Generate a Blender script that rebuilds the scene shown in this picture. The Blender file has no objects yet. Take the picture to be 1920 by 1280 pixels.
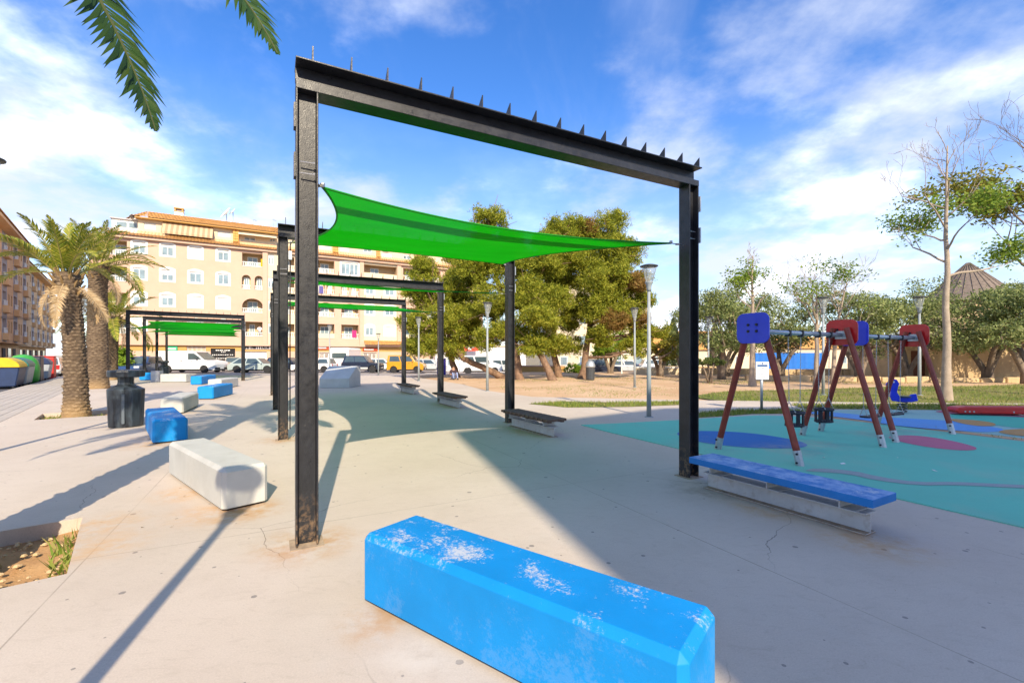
import bpy, bmesh, math, random
import numpy as np
from mathutils import Vector, Matrix, geometry, noise as mnoise
R = math.radians
scene = bpy.context.scene
COL = scene.collection
random.seed(7); rng = np.random.default_rng(7)

# ------------------------------------------------------------------ camera
CAMH, FPX, CX, HY = 1.53, 853.333, 960.0, 665.0
cam = bpy.data.cameras.new('camera'); cam.lens = 16; cam.sensor_width = 36
cam.shift_y = 25/1920; cam.clip_start = .05; cam.clip_end = 3000
camo = bpy.data.objects.new('camera', cam); COL.objects.link(camo)
camo.location = (0, 0, CAMH); camo.rotation_euler = (R(90), 0, 0)
scene.camera = camo

# ------------------------------------------------------------------ light
SUN_EL = 34.0
SDX, SDY = -.30, .954                      # ground direction the shadows fall
sun = bpy.data.lights.new('sun', 'SUN'); sun.energy = 2.0; sun.angle = R(.55); sun.color = (1, .85, .63)
suno = bpy.data.objects.new('sun', sun); COL.objects.link(suno)
tosun = Vector((-SDX*math.cos(R(SUN_EL)), -SDY*math.cos(R(SUN_EL)), math.sin(R(SUN_EL)))).normalized()
suno.rotation_euler = tosun.to_track_quat('Z', 'Y').to_euler(); suno.location = tosun*60
world = bpy.data.worlds.new('World'); scene.world = world; world.use_nodes = True
nt = world.node_tree; nt.nodes.clear()
def N(t, nt_, **k):
    n = nt_.nodes.new(t)
    for a, b in k.items(): setattr(n, a, b)
    return n
sky = N('ShaderNodeTexSky', nt, sky_type='NISHITA', sun_disc=False)
sky.sun_elevation = R(SUN_EL); sky.sun_rotation = math.atan2(tosun.x, tosun.y)
sky.air_density = 1.0; sky.dust_density = .25; sky.ozone_density = 2.6
tc = N('ShaderNodeTexCoord', nt)
sep = N('ShaderNodeSeparateXYZ', nt); nt.links.new(tc.outputs['Generated'], sep.inputs[0])
def WM(op, a, b=None, c=None):
    n = N('ShaderNodeMath', nt, operation=op)
    for i, v in enumerate((a, b, c)):
        if v is None: continue
        if isinstance(v, (int, float)): n.inputs[i].default_value = v
        else: nt.links.new(v, n.inputs[i])
    return n.outputs[0]
zc = WM('ADD', WM('MAXIMUM', sep.outputs[2], 0.0), .22)
comb = N('ShaderNodeCombineXYZ', nt)
nt.links.new(WM('DIVIDE', sep.outputs[0], zc), comb.inputs[0]); nt.links.new(WM('DIVIDE', sep.outputs[1], zc), comb.inputs[1])
def cloud(scale, detail, rough, off, stretch=(1, 1, 1), rot=0, dist=.0):
    mp = N('ShaderNodeMapping', nt); mp.inputs['Location'].default_value = off; mp.inputs['Scale'].default_value = stretch
    mp.inputs['Rotation'].default_value = (0, 0, rot); nt.links.new(comb.outputs[0], mp.inputs[0])
    nz = N('ShaderNodeTexNoise', nt); nz.inputs['Scale'].default_value = scale; nz.inputs['Detail'].default_value = detail
    nz.inputs['Roughness'].default_value = rough; nz.inputs['Distortion'].default_value = dist
    nt.links.new(mp.outputs[0], nz.inputs['Vector']); return nz.outputs[0]
def ramp(v, a, b):
    m = N('ShaderNodeMapRange', nt, interpolation_type='SMOOTHSTEP'); nt.links.new(v, m.inputs[0])
    m.inputs[1].default_value = a; m.inputs[2].default_value = b; return m.outputs[0]
c1 = ramp(cloud(.80, 10, .58, (3.1, 1.75, 0)), .46, .62)
c2 = ramp(cloud(1.15, 9, .58, (1.3, .4, 2.0), (1.9, .65, 1), R(-35), .6), .50, .86)
hz = ramp(sep.outputs[2], .50, .04)
cm = WM('MINIMUM', WM('ADD', WM('ADD', WM('MULTIPLY', c1, .80), WM('MULTIPLY', c2, .34)), WM('MULTIPLY', hz, .50)), .93)
shade_n = ramp(cloud(1.9, 7, .55, (8.3, 4.4, 1)), .44, .78)
ccol = N('ShaderNodeMix', nt, data_type='RGBA'); nt.links.new(shade_n, ccol.inputs[0])
ccol.inputs[6].default_value = (1.5, 1.62, 1.92, 1); ccol.inputs[7].default_value = (5.0, 5.1, 5.5, 1)
mixc = N('ShaderNodeMix', nt, data_type='RGBA'); nt.links.new(cm, mixc.inputs[0])
hsv = N('ShaderNodeHueSaturation', nt); hsv.inputs['Hue'].default_value = .512; hsv.inputs['Saturation'].default_value = 1.30; hsv.inputs['Value'].default_value = .46
nt.links.new(sky.outputs[0], hsv.inputs['Color'])
nt.links.new(hsv.outputs[0], mixc.inputs[6]); nt.links.new(ccol.outputs[2], mixc.inputs[7])
bg = N('ShaderNodeBackground', nt); bg.inputs[1].default_value = .15
nt.links.new(mixc.outputs[2], bg.inputs[0])
wo = N('ShaderNodeOutputWorld', nt); nt.links.new(bg.outputs[0], wo.inputs[0])
vs = scene.view_settings; vs.view_transform = 'Standard'; vs.look = 'None'; vs.gamma = 1; vs.exposure = 2.0; vs.use_curve_mapping = False

# ------------------------------------------------------------------ helpers
def G(px, py, z=0.0):
    d = (CAMH - z)*FPX/(py - HY); return Vector(((px - CX)/FPX*d, d, z))
def P(px, py, d): return Vector(((px - CX)/FPX*d, d, CAMH + (HY - py)/FPX*d))

class MB:
    def __init__(s): s.v = []; s.f = []; s.m = []
    def add(s, vs_, fs, mi=0):
        o = len(s.v); s.v += [tuple(p) for p in vs_]
        for f in fs: s.f.append(tuple(i + o for i in f)); s.m.append(mi)
        return s
    def box(s, c, size, rz=0, mi=0, mat=None):
        hx, hy, hz_ = size[0]/2, size[1]/2, size[2]/2
        pts = [Vector((x, y, z)) for x in (-hx, hx) for y in (-hy, hy) for z in (-hz_, hz_)]
        M_ = mat if mat is not None else Matrix.Rotation(rz, 3, 'Z')
        pts = [M_ @ p + Vector(c) for p in pts]
        return s.add(pts, [(0, 1, 3, 2), (4, 6, 7, 5), (0, 4, 5, 1), (2, 3, 7, 6), (0, 2, 6, 4), (1, 5, 7, 3)], mi)
    def bx(s, x0, x1, y0, y1, z0, z1, mi=0):
        return s.box(((x0+x1)/2, (y0+y1)/2, (z0+z1)/2), (abs(x1-x0), abs(y1-y0), abs(z1-z0)), 0, mi)
    def extrude(s, poly, vec, mi=0):
        n = len(poly); vec = Vector(vec); a = [Vector(p) for p in poly]; b = [p + vec for p in a]
        fs = [tuple(range(n))[::-1], tuple(range(n, 2*n))] + [(i, (i+1) % n, n + (i+1) % n, n + i) for i in range(n)]
        return s.add(a + b, fs, mi)
    def tube(s, pts, rad, n=8, cap=True, mi=0):
        pts = [Vector(p) for p in pts]; k = len(pts)
        if isinstance(rad, (int, float)): rad = [rad]*k
        vsx = []; up = Vector((0, 0, 1)); prev = None
        for i, p in enumerate(pts):
            t = (pts[min(i+1, k-1)] - pts[max(i-1, 0)])
            t = t.normalized() if t.length > 1e-9 else Vector((0, 0, 1))
            if prev is None:
                a = t.cross(up)
                if a.length < .05: a = t.cross(Vector((1, 0, 0)))
            else: a = prev - t*prev.dot(t)
            a.normalize(); b = t.cross(a); prev = a
            for j in range(n):
                an = 2*math.pi*j/n; vsx.append(p + (a*math.cos(an) + b*math.sin(an))*rad[i])
        fs = [(i*n+j, i*n+(j+1) % n, (i+1)*n+(j+1) % n, (i+1)*n+j) for i in range(k-1) for j in range(n)]
        if cap: fs += [tuple(range(n))[::-1], tuple(range((k-1)*n, k*n))]
        return s.add(vsx, fs, mi)
    def lathe(s, prof, n=16, c=(0, 0, 0), axis='Z', mi=0, rot0=0):
        vsx = []; k = len(prof)
        for r, z in prof:
            for j in range(n):
                an = 2*math.pi*j/n + rot0
                if axis == 'Z': q = (r*math.cos(an), r*math.sin(an), z)
                elif axis == 'Y': q = (r*math.cos(an), z, r*math.sin(an))
                else: q = (z, r*math.cos(an), r*math.sin(an))
                vsx.append(Vector(q) + Vector(c))
        fs = [(i*n+j, i*n+(j+1) % n, (i+1)*n+(j+1) % n, (i+1)*n+j) for i in range(k-1) for j in range(n)]
        fs += [tuple(range(n))[::-1], tuple(range((k-1)*n, k*n))]
        return s.add(vsx, fs, mi)
    def mesh(s, name, mats, smooth=False, bevel=0, seg=1):
        me = bpy.data.meshes.new(name); me.from_pydata(s.v, [], s.f)
        for m in (mats if isinstance(mats, (list, tuple)) else [mats]): me.materials.append(m)
        me.polygons.foreach_set('material_index', s.m)
        bm = bmesh.new(); bm.from_mesh(me)
        bmesh.ops.recalc_face_normals(bm, faces=bm.faces)
        if bevel:
            es = [e for e in bm.edges if len(e.link_faces) == 2 and e.calc_face_angle(0) > .5]
            bmesh.ops.bevel(bm, geom=es, offset=bevel, segments=seg, affect='EDGES', profile=.6)
        bm.to_mesh(me); bm.free()
        if smooth:
            me.polygons.foreach_set('use_smooth', [True]*len(me.polygons))
        return me
    def build(s, name, mats, parent=None, smooth=False, bevel=0, seg=1):
        return link(name, s.mesh(name, mats, smooth, bevel, seg), parent)

def link(name, me, parent=None):
    o = bpy.data.objects.new(name, me); COL.objects.link(o)
    if parent is not None: o.parent = parent
    return o
def tag(o, label=None, cat=None, group=None, kind=None):
    if label: o['label'] = label
    if cat: o['category'] = cat
    if group: o['group'] = group
    if kind: o['kind'] = kind
    return o
def thing(name, label, cat, loc=(0, 0, 0), rz=0, group=None):
    o = bpy.data.objects.new(name, None); COL.objects.link(o); o.empty_display_size = .2
    o.location = loc; o.rotation_euler = (0, 0, rz); return tag(o, label, cat, group)
def copy_tree(o, parent=None):
    c = o.copy(); COL.objects.link(c); c.parent = parent
    for ch in list(o.children): copy_tree(ch, c)
    return c
def place(o, loc, rz=0, label=None):
    o.location = loc; o.rotation_euler = (0, 0, rz)
    if label: o['label'] = label
    return o
def npmesh(name, V, Fc, mat, parent=None):
    """V (n,3) array, Fc (m,k) array of equal-size faces"""
    me = bpy.data.meshes.new(name); m, k = Fc.shape
    me.vertices.add(len(V)); me.vertices.foreach_set('co', np.asarray(V, np.float32).ravel())
    me.loops.add(m*k); me.loops.foreach_set('vertex_index', Fc.astype(np.int32).ravel())
    me.polygons.add(m); me.polygons.foreach_set('loop_start', np.arange(0, m*k, k, dtype=np.int32))
    me.polygons.foreach_set('loop_total', np.full(m, k, np.int32))
    me.update(calc_edges=True); me.materials.append(mat)
    return link(name, me, parent)
def leafcloud(C, size, aspect=.4, flat=0., seed=0, droop=0.):
    """rhombic leaves at points C (n,3)"""
    r = np.random.default_rng(seed); n = len(C)
    d = r.normal(size=(n, 3)); d[:, 2] = d[:, 2]*(1-flat) - droop; d /= np.linalg.norm(d, axis=1)[:, None]
    q = r.normal(size=(n, 3)); q[:, 2] *= (1-flat); w = np.cross(d, q); w /= (np.linalg.norm(w, axis=1)[:, None] + 1e-9)
    L = size*(.6 + .8*r.random(n))[:, None]; W = L*aspect*.5
    a = C - d*L*.5; b = C + w*W; c = C + d*L*.5; e = C - w*W
    V = np.stack([a, b, c, e], 1).reshape(-1, 3); Fc = np.arange(4*n).reshape(n, 4)
    return V, Fc
# ------------------------------------------------------------------ materials
def newmat(name):
    m = bpy.data.materials.new(name); m.use_nodes = True
    t = m.node_tree; return m, t, t.nodes['Principled BSDF']
def tnode(t, typ, **k):
    n = t.nodes.new(typ)
    for a, b in k.items():
        if a in n.inputs.keys() and not hasattr(n, a): n.inputs[a].default_value = b
        else: setattr(n, a, b)
    return n
def coords(t, kind='Object', scale=None):
    c = t.nodes.new('ShaderNodeTexCoord').outputs[kind]
    if scale:
        mp = t.nodes.new('ShaderNodeMapping'); mp.inputs['Scale'].default_value = scale; t.links.new(c, mp.inputs[0]); c = mp.outputs[0]
    return c
def noise(t, c, scale, detail=4, rough=.55, dist=0.):
    n = t.nodes.new('ShaderNodeTexNoise'); n.inputs['Scale'].default_value = scale; n.inputs['Detail'].default_value = detail
    n.inputs['Roughness'].default_value = rough; n.inputs['Distortion'].default_value = dist
    t.links.new(c, n.inputs['Vector']); return n.outputs[0]
def maprange(t, v, a, b, c=0., d=1., smooth=False):
    n = t.nodes.new('ShaderNodeMapRange')
    if smooth: n.interpolation_type = 'SMOOTHSTEP'
    t.links.new(v, n.inputs[0])
    for i, x in enumerate((a, b, c, d)): n.inputs[i+1].default_value = x
    return n.outputs[0]
def math_(t, op, a, b=None):
    n = t.nodes.new('ShaderNodeMath'); n.operation = op
    for i, v in enumerate((a, b)):
        if v is None: continue
        if isinstance(v, (int, float)): n.inputs[i].default_value = v
        else: t.links.new(v, n.inputs[i])
    return n.outputs[0]
def mix(t, fac, a, b, blend='MIX'):
    n = t.nodes.new('ShaderNodeMix'); n.data_type = 'RGBA'; n.blend_type = blend
    for i, v in ((0, fac), (6, a), (7, b)):
        if isinstance(v, (int, float)): n.inputs[i].default_value = v
        elif isinstance(v, tuple): n.inputs[i].default_value = v if len(v) == 4 else (*v, 1)
        else: t.links.new(v, n.inputs[i])
    return n.outputs[2]
def bump(t, p, h, strength=.3, dist=.01):
    n = t.nodes.new('ShaderNodeBump'); n.inputs['Strength'].default_value = strength; n.inputs['Distance'].default_value = dist
    t.links.new(h, n.inputs['Height']); t.links.new(n.outputs[0], p.inputs['Normal'])
MATS = {}
def mat(name, col, rough=.6, var=.12, scale=3., bmp=.15, bscale=60., metal=0., spec=.4, coat=0., dist=.004, dirt=None, dirtamt=.4):
    if name in MATS: return MATS[name]
    m, t, p = newmat(name); c = coords(t)
    n = noise(t, c, scale, 6, .6)
    lo = tuple(x*(1-var) for x in col); hi = tuple(min(1, x*(1+var)) for x in col)
    cc = mix(t, maprange(t, n, .3, .7), lo, hi)
    if dirt:
        dn = maprange(t, noise(t, c, scale*2.7, 8, .7), .52, .74, 0, dirtamt)
        cc = mix(t, dn, cc, dirt)
    t.links.new(cc, p.inputs['Base Color'])
    p.inputs['Roughness'].default_value = rough; p.inputs['Metallic'].default_value = metal
    p.inputs['Specular IOR Level'].default_value = spec; p.inputs['Coat Weight'].default_value = coat
    if bmp: bump(t, p, noise(t, c, bscale, 4, .6), bmp, dist)
    MATS[name] = m; return m
def leafmat(name, cols, trans=.3, rough=.55):
    """cols: list of colours spread randomly from leaf to leaf"""
    m, t, p = newmat(name); g = t.nodes.new('ShaderNodeNewGeometry')
    rp = t.nodes.new('ShaderNodeValToRGB'); rp.color_ramp.interpolation = 'LINEAR'
    el = rp.color_ramp.elements
    while len(el) < len(cols): el.new(.5)
    for i, cc in enumerate(cols): el[i].position = i/(len(cols)-1); el[i].color = (*cc, 1)
    t.links.new(g.outputs['Random Per Island'], rp.inputs[0])
    t.links.new(rp.outputs[0], p.inputs['Base Color']); p.inputs['Roughness'].default_value = rough
    p.inputs['Specular IOR Level'].default_value = .25
    tr = t.nodes.new('ShaderNodeBsdfTranslucent'); t.links.new(rp.outputs[0], tr.inputs[0])
    ms = t.nodes.new('ShaderNodeMixShader'); ms.inputs[0].default_value = trans
    t.links.new(p.outputs[0], ms.inputs[1]); t.links.new(tr.outputs[0], ms.inputs[2])
    t.links.new(ms.outputs[0], t.nodes['Material Output'].inputs[0]); return m
# ------------------------------------------------------------------ ground materials
def concrete_ground():
    m, t, p = newmat('plaza_concrete'); c = coords(t)
    base = mix(t, maprange(t, noise(t, c, .35, 6, .6), .32, .68), (.49, .415, .34), (.58, .505, .425))
    base = mix(t, maprange(t, noise(t, c, 2.2, 8, .7, .6), .5, .75, 0, .30), base, (.38, .32, .255))
    base = mix(t, maprange(t, noise(t, c, 1.1, 7, .65, 1.2), .56, .70, 0, .28), base, (.53, .49, .43))
    base = mix(t, maprange(t, noise(t, c, 110, 3, .8), .35, .70, 0, .42), base, (.31, .265, .22))
    base = mix(t, maprange(t, noise(t, c, 34, 6, .8), .58, .70, 0, .5), base, (.27, .23, .19))
    base = mix(t, maprange(t, noise(t, coords(t, 'Object', (1, 2.2, 1)), 6, 7, .72, 1.5), .52, .68, 0, .32), base, (.36, .30, .24))
    # pressed chewing gum: sparse dark spots
    for sc, r0, keep in ((1.5, .048, .40), (3.1, .062, .70)):
        vo = t.nodes.new('ShaderNodeTexVoronoi'); vo.voronoi_dimensions = '2D'; vo.inputs['Scale'].default_value = sc
        mp = t.nodes.new('ShaderNodeMapping'); mp.inputs['Location'].default_value = (sc, 3.7*sc, 0); t.links.new(c, mp.inputs[0]); t.links.new(mp.outputs[0], vo.inputs['Vector'])
        sx = t.nodes.new('ShaderNodeSeparateColor'); t.links.new(vo.outputs['Color'], sx.inputs[0])
        rr = math_(t, 'MULTIPLY', maprange(t, sx.outputs[1], 0, 1, .35, 1.), r0)
        spot = math_(t, 'LESS_THAN', math_(t, 'ADD', vo.outputs['Distance'], math_(t, 'MULTIPLY', noise(t, c, 60, 2), .02)), rr)
        spot = math_(t, 'MULTIPLY', math_(t, 'MULTIPLY', spot, math_(t, 'GREATER_THAN', sx.outputs[0], keep)), .62)
        base = mix(t, spot, base, (.10, .095, .10))
    # fine cracks
    ve = t.nodes.new('ShaderNodeTexVoronoi'); ve.voronoi_dimensions = '2D'; ve.feature = 'DISTANCE_TO_EDGE'; ve.inputs['Scale'].default_value = .28
    wv = t.nodes.new('ShaderNodeVectorMath'); wv.operation = 'ADD'
    nz = t.nodes.new('ShaderNodeTexNoise'); nz.inputs['Scale'].default_value = 1.3; nz.inputs['Detail'].default_value = 6; t.links.new(c, nz.inputs['Vector'])
    sc_ = t.nodes.new('ShaderNodeVectorMath'); sc_.operation = 'SCALE'; sc_.inputs['Scale'].default_value = .55; t.links.new(nz.outputs['Color'], sc_.inputs[0])
    t.links.new(c, wv.inputs[0]); t.links.new(sc_.outputs[0], wv.inputs[1]); t.links.new(wv.outputs[0], ve.inputs['Vector'])
    cr = math_(t, 'MULTIPLY', math_(t, 'LESS_THAN', ve.outputs['Distance'], .0011), maprange(t, noise(t, c, .6, 2), .45, .6, 0, .75))
    base = mix(t, cr, base, (.12, .10, .09))
    # faint construction joints, laid with the pergola row
    mpj = t.nodes.new('ShaderNodeMapping'); mpj.inputs['Rotation'].default_value = (0, 0, R(-27)); mpj.inputs['Location'].default_value = (1.3, .6, 0); t.links.new(c, mpj.inputs[0])
    bk = t.nodes.new('ShaderNodeTexBrick'); bk.offset = 0.; bk.inputs['Scale'].default_value = 1.; bk.inputs['Brick Width'].default_value = 4.4; bk.inputs['Row Height'].default_value = 5.1; bk.inputs['Mortar Size'].default_value = .006; bk.inputs['Mortar Smooth'].default_value = .3
    t.links.new(mpj.outputs[0], bk.inputs['Vector']); jt = math_(t, 'MULTIPLY', bk.outputs['Fac'], maprange(t, noise(t, c, .9, 3), .35, .6, .15, .65))
    base = mix(t, jt, base, (.22, .185, .15))
    # rust and soil stains by post feet, block ends and bench foot
    geo = t.nodes.new('ShaderNodeNewGeometry')
    sn = maprange(t, noise(t, c, 5, 6, .7), .38, .62, 0, 1)
    for (x, y, r, k, col) in STAINS:
        dn = t.nodes.new('ShaderNodeVectorMath'); dn.operation = 'DISTANCE'; t.links.new(geo.outputs['Position'], dn.inputs[0]); dn.inputs[1].default_value = (x, y, 0)
        f = math_(t, 'MULTIPLY', maprange(t, dn.outputs['Value'], r, r*.15, 0, k, True), sn)
        base = mix(t, f, base, col)
    t.links.new(base, p.inputs['Base Color']); p.inputs['Roughness'].default_value = .72; p.inputs['Specular IOR Level'].default_value = .35
    h = math_(t, 'SUBTRACT', math_(t, 'ADD', noise(t, c, 140, 3, .7), math_(t, 'MULTIPLY', noise(t, c, 9, 4), .8)), math_(t, 'MULTIPLY', cr, 3.))
    bump(t, p, h, .25, .004); return m
F1L, F1R = Vector((-1.67, 3.70, 0)), Vector((2.23, 5.74, 0))
STL, STR = Vector((-2.46, 4.51, 0)), Vector((-2.28, 4.55, 0))
RUST = (.42, .22, .07); SOIL = (.50, .31, .15)
STAINS = [(F1L.x, F1L.y, .55, .75, RUST), (F1L.x+STL.x, F1L.y+STL.y, .6, .7, RUST), (-2.85, 4.45, .6, .8, SOIL), (-3.6, 5.05, .5, .8, SOIL), (-2.6, 4.45, .5, .7, RUST),
          (-6.15, 7.8, .7, .85, SOIL), (-6.6, 8.5, .6, .7, SOIL), (-.75, 2.62, .35, .6, RUST), (-.45, 2.35, .4, .5, (.6, .55, .48)), (2.95, 3.72, .55, .6, RUST), (2.5, 4.5, .45, .5, RUST), (2.2, 5.2, .6, .6, (.2, .18, .15)),
          (-8.7, 11.8, .6, .8, SOIL), (-10.4, 15.6, .7, .7, SOIL), (-3.3, 3.6, .5, .7, SOIL), (-3.7, 4.1, .5, .7, SOIL), (.3, 9.0, .7, .5, RUST)]
M_PLAZA = concrete_ground()
def soilmat(name, cols, scale=1.2, bmp=.5):
    m, t, p = newmat(name); c = coords(t)
    b = mix(t, maprange(t, noise(t, c, scale, 8, .65), .3, .7), cols[0], cols[1])
    b = mix(t, maprange(t, noise(t, c, scale*.22, 5, .6, .4), .45, .62, 0, .8), b, cols[2])
    b = mix(t, maprange(t, noise(t, c, 40, 4, .7), .5, .75, 0, .5), b, tuple(x*.55 for x in cols[0]))
    t.links.new(b, p.inputs['Base Color']); p.inputs['Roughness'].default_value = .95; p.inputs['Specular IOR Level'].default_value = .1
    bump(t, p, noise(t, c, 30, 6, .7), bmp, .03); return m
M_SOIL = soilmat('pit_soil', ((.42, .24, .11), (.50, .31, .15), (.36, .20, .10)), 4)
M_DIRT = soilmat('park_dirt', ((.52, .345, .20), (.60, .43, .28), (.44, .28, .155)), .8)
M_LAWNSOIL = soilmat('lawn_soil', ((.17, .16, .055), (.25, .22, .09), (.10, .13, .03)), .9)
M_TERRAIN = soilmat('terrain_soil', ((.32, .25, .16), (.36, .29, .19), (.22, .2, .11)), .1)
M_ASPH = mat('asphalt', (.085, .085, .095), .85, .2, 1.5, .4, 150, dist=.006, dirt=(.16, .15, .14), dirtamt=.5)
def rubbermat(name, col):
    m, t, p = newmat(name); c = coords(t)
    b = mix(t, maprange(t, noise(t, c, 170, 3, .8), .3, .7), tuple(x*.78 for x in col), tuple(min(1, x*1.18) for x in col))
    b = mix(t, maprange(t, noise(t, c, .8, 6, .65), .4, .75, 0, .35), b, tuple(x*.62+.05 for x in col))
    b = mix(t, maprange(t, noise(t, c, 14, 3, .6), .70, .76, 0, .7), b, (.09, .12, .10))
    b = mix(t, maprange(t, noise(t, c, .45, 7, .7, .8), .50, .72, 0, .30), b, (.44, .40, .33))
    geo = t.nodes.new('ShaderNodeNewGeometry')
    for x, y in ((4.43, 7.29), (5.2, 7.72), (6.92, 8.7), (7.69, 9.07)):           # scuffed dusty patches under the seats
        dn = t.nodes.new('ShaderNodeVectorMath'); dn.operation = 'DISTANCE'; t.links.new(geo.outputs['Position'], dn.inputs[0]); dn.inputs[1].default_value = (x, y, 0)
        b = mix(t, math_(t, 'MULTIPLY', maprange(t, dn.outputs['Value'], .7, .15, 0, .5, True), maprange(t, noise(t, c, 6, 5), .3, .65)), b, (.40, .40, .34))
    t.links.new(b, p.inputs['Base Color']); p.inputs['Roughness'].default_value = .9; p.inputs['Specular IOR Level'].default_value = .15
    bump(t, p, noise(t, c, 190, 2, .7), .5, .006); return m
M_TURQ = rubbermat('rubber_turquoise', (.15, .53, .41)); M_RBLUE = rubbermat('rubber_blue', (.045, .17, .45)); M_RPINK = rubbermat('rubber_pink', (.52, .16, .24))
M_RGREY = rubbermat('rubber_grey', (.30, .36, .37)); M_RSKY = rubbermat('rubber_sky_blue', (.13, .33, .66)); M_RORANGE = rubbermat('rubber_orange', (.46, .27, .11))
M_RPALE = rubbermat('rubber_pale_teal', (.28, .48, .45)); M_RGREEN = rubbermat('rubber_green', (.09, .45, .34)); M_RPLUM = rubbermat('rubber_plum', (.36, .12, .18))

def sheet(name, loops, z, m, kind='structure', thick=0., label=None, parent=None):
    """flat polygon with holes; loops[0] the outline, the others holes"""
    lp = [[Vector((p[0], p[1], 0)) for p in l] for l in loops]
    tris = geometry.tessellate_polygon(lp); flat = [p for l in lp for p in l]
    mb = MB(); mb.add([(p.x, p.y, z) for p in flat], [tuple(t_) for t_ in tris])
    if thick:
        for l in lp:
            n = len(l)
            mb.add([(p.x, p.y, z) for p in l] + [(p.x, p.y, z-thick) for p in l], [(i, (i+1) % n, n+(i+1) % n, n+i) for i in range(n)])
    me = bpy.data.meshes.new(name); me.from_pydata(mb.v, [], mb.f); me.materials.append(m)
    bm = bmesh.new(); bm.from_mesh(me); bmesh.ops.remove_doubles(bm, verts=bm.verts, dist=1e-5)
    for f in bm.faces:
        if abs(f.normal.z) > .5 and f.normal.z < 0: f.normal_flip()
    bm.to_mesh(me); bm.free()
    o = link(name, me, parent)
    if parent is None: tag(o, label, kind=kind)
    return o
# ------------------------------------------------------------------ ground
sheet('terrain', [[(-1500, -1500), (1500, -1500), (1500, 1500), (-1500, 1500)]], -1.0, M_TERRAIN)
SW = Vector((-.63, .777, 0)); SWN = Vector((-.777, -.63, 0))       # street direction, towards the street
E0 = Vector((-10.3, 8.7, 0))
def edge(t_, off=0): v = E0 + SW*t_ + SWN*off; return (v.x, v.y)
def square(c, side, ang, n=1):
    u = Vector((math.cos(ang), math.sin(ang))); w = Vector((-u.y, u.x)); c = Vector(c[:2]); h = side/2
    return [tuple(c + u*a*h + w*b*h) for a, b in ((-1, -1), (1, -1), (1, 1), (-1, 1))]
PIT_ANG = math.atan2(.763, -.645)
PITS = [((-4.13, 3.27), 1.44), ((-11.15, 11.75), 1.5), ((-19.1, 20.9), 1.5), ((-24.9, 28.1), 1.5)]
plaza = [edge(-22), edge(0), edge(15.6), edge(32), (-8, 33.6), (-4.6, 27.5), (-2.6, 23.7), (-1.1, 19.5), (.76, 16.6), (6, 15.4), (12, 14.6), (40, 13), (40, -14)]
sheet('plaza_pavement', [plaza] + [square(c, s_, PIT_ANG) for c, s_ in PITS], 0.0, M_PLAZA, thick=.9)
for i, (c, s_) in enumerate(PITS):                                   # soil in the tree pits
    u = Vector((math.cos(PIT_ANG), math.sin(PIT_ANG), 0)); w = Vector((-u.y, u.x, 0)); mb = MB(); n = 16; vsx = []
    for a in range(n+1):
        for b in range(n+1):
            p = Vector((c[0], c[1], 0)) + u*(a/n-.5)*(s_+.1) + w*(b/n-.5)*(s_+.1)
            rr = math.hypot(a/n-.5, b/n-.5)
            vsx.append((p.x, p.y, -.13 + .05*mnoise.noise((p.x*2.2, p.y*2.2, i)) + .02*mnoise.noise((p.x*9, p.y*9, i)) + .10*max(0, rr-.42)))
    mb.add(vsx, [(a*(n+1)+b, (a+1)*(n+1)+b, (a+1)*(n+1)+b+1, a*(n+1)+b+1) for a in range(n) for b in range(n)])
    tag(mb.build('pit_soil', M_SOIL, None, True), kind='structure')
# sidewalk of long paving strips, street, road before the flats
M_SIDE = mat('sidewalk_paver', (.40, .36, .315), .8, .14, 1.2, .3, 90, dirt=(.27, .24, .2), dirtamt=.4)
sw = sheet('sidewalk', [[edge(-22, .004), edge(75, .004), edge(75, 2.05), edge(-22, 2.05)]], -.012, mat('sidewalk_bed', (.2, .175, .15), .9), thick=.88)
strip_me = {}
for k in range(8):
    a, b = .01 + k*.253, .01 + k*.253 + .238
    for s0 in range(-4, 44, 4):
        q = [E0 + SW*(s0+.006) + SWN*a, E0 + SW*(s0+3.994) + SWN*a, E0 + SW*(s0+3.994) + SWN*b, E0 + SW*(s0+.006) + SWN*b]
        o = E0 + SW*s0 + SWN*a
        if 'm' not in strip_me:
            mb = MB(); mb.extrude([p - o for p in q], (0, 0, .012)); strip_me['m'] = mb.mesh('paving_strip', M_SIDE)
        pc = link('paving_strip', strip_me['m'], sw); pc.location = (o.x, o.y, -.010 + .0015*random.random())
sheet('street', [[edge(-30, 2.05), edge(120, 2.05), edge(120, 16), edge(-30, 16)]], -.15, M_ASPH)
def rz_(x): return -.04 - .026*(x + 27)                            # the road falls slightly to the right
mb = MB(); xs = [-46, -27, -10, 10, 60, 110]
mb.add([(x, y, min(-.04, rz_(x)) if x > -27 else -.12) for x in xs for y in (33.7, 72)], [(2*i, 2*i+2, 2*i+3, 2*i+1) for i in range(len(xs)-1)])
tag(mb.build('road', mat('road_asphalt', (.30, .27, .25), .85, .15, .8, .3, 120, dirt=(.2, .19, .18))), kind='structure')
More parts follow.
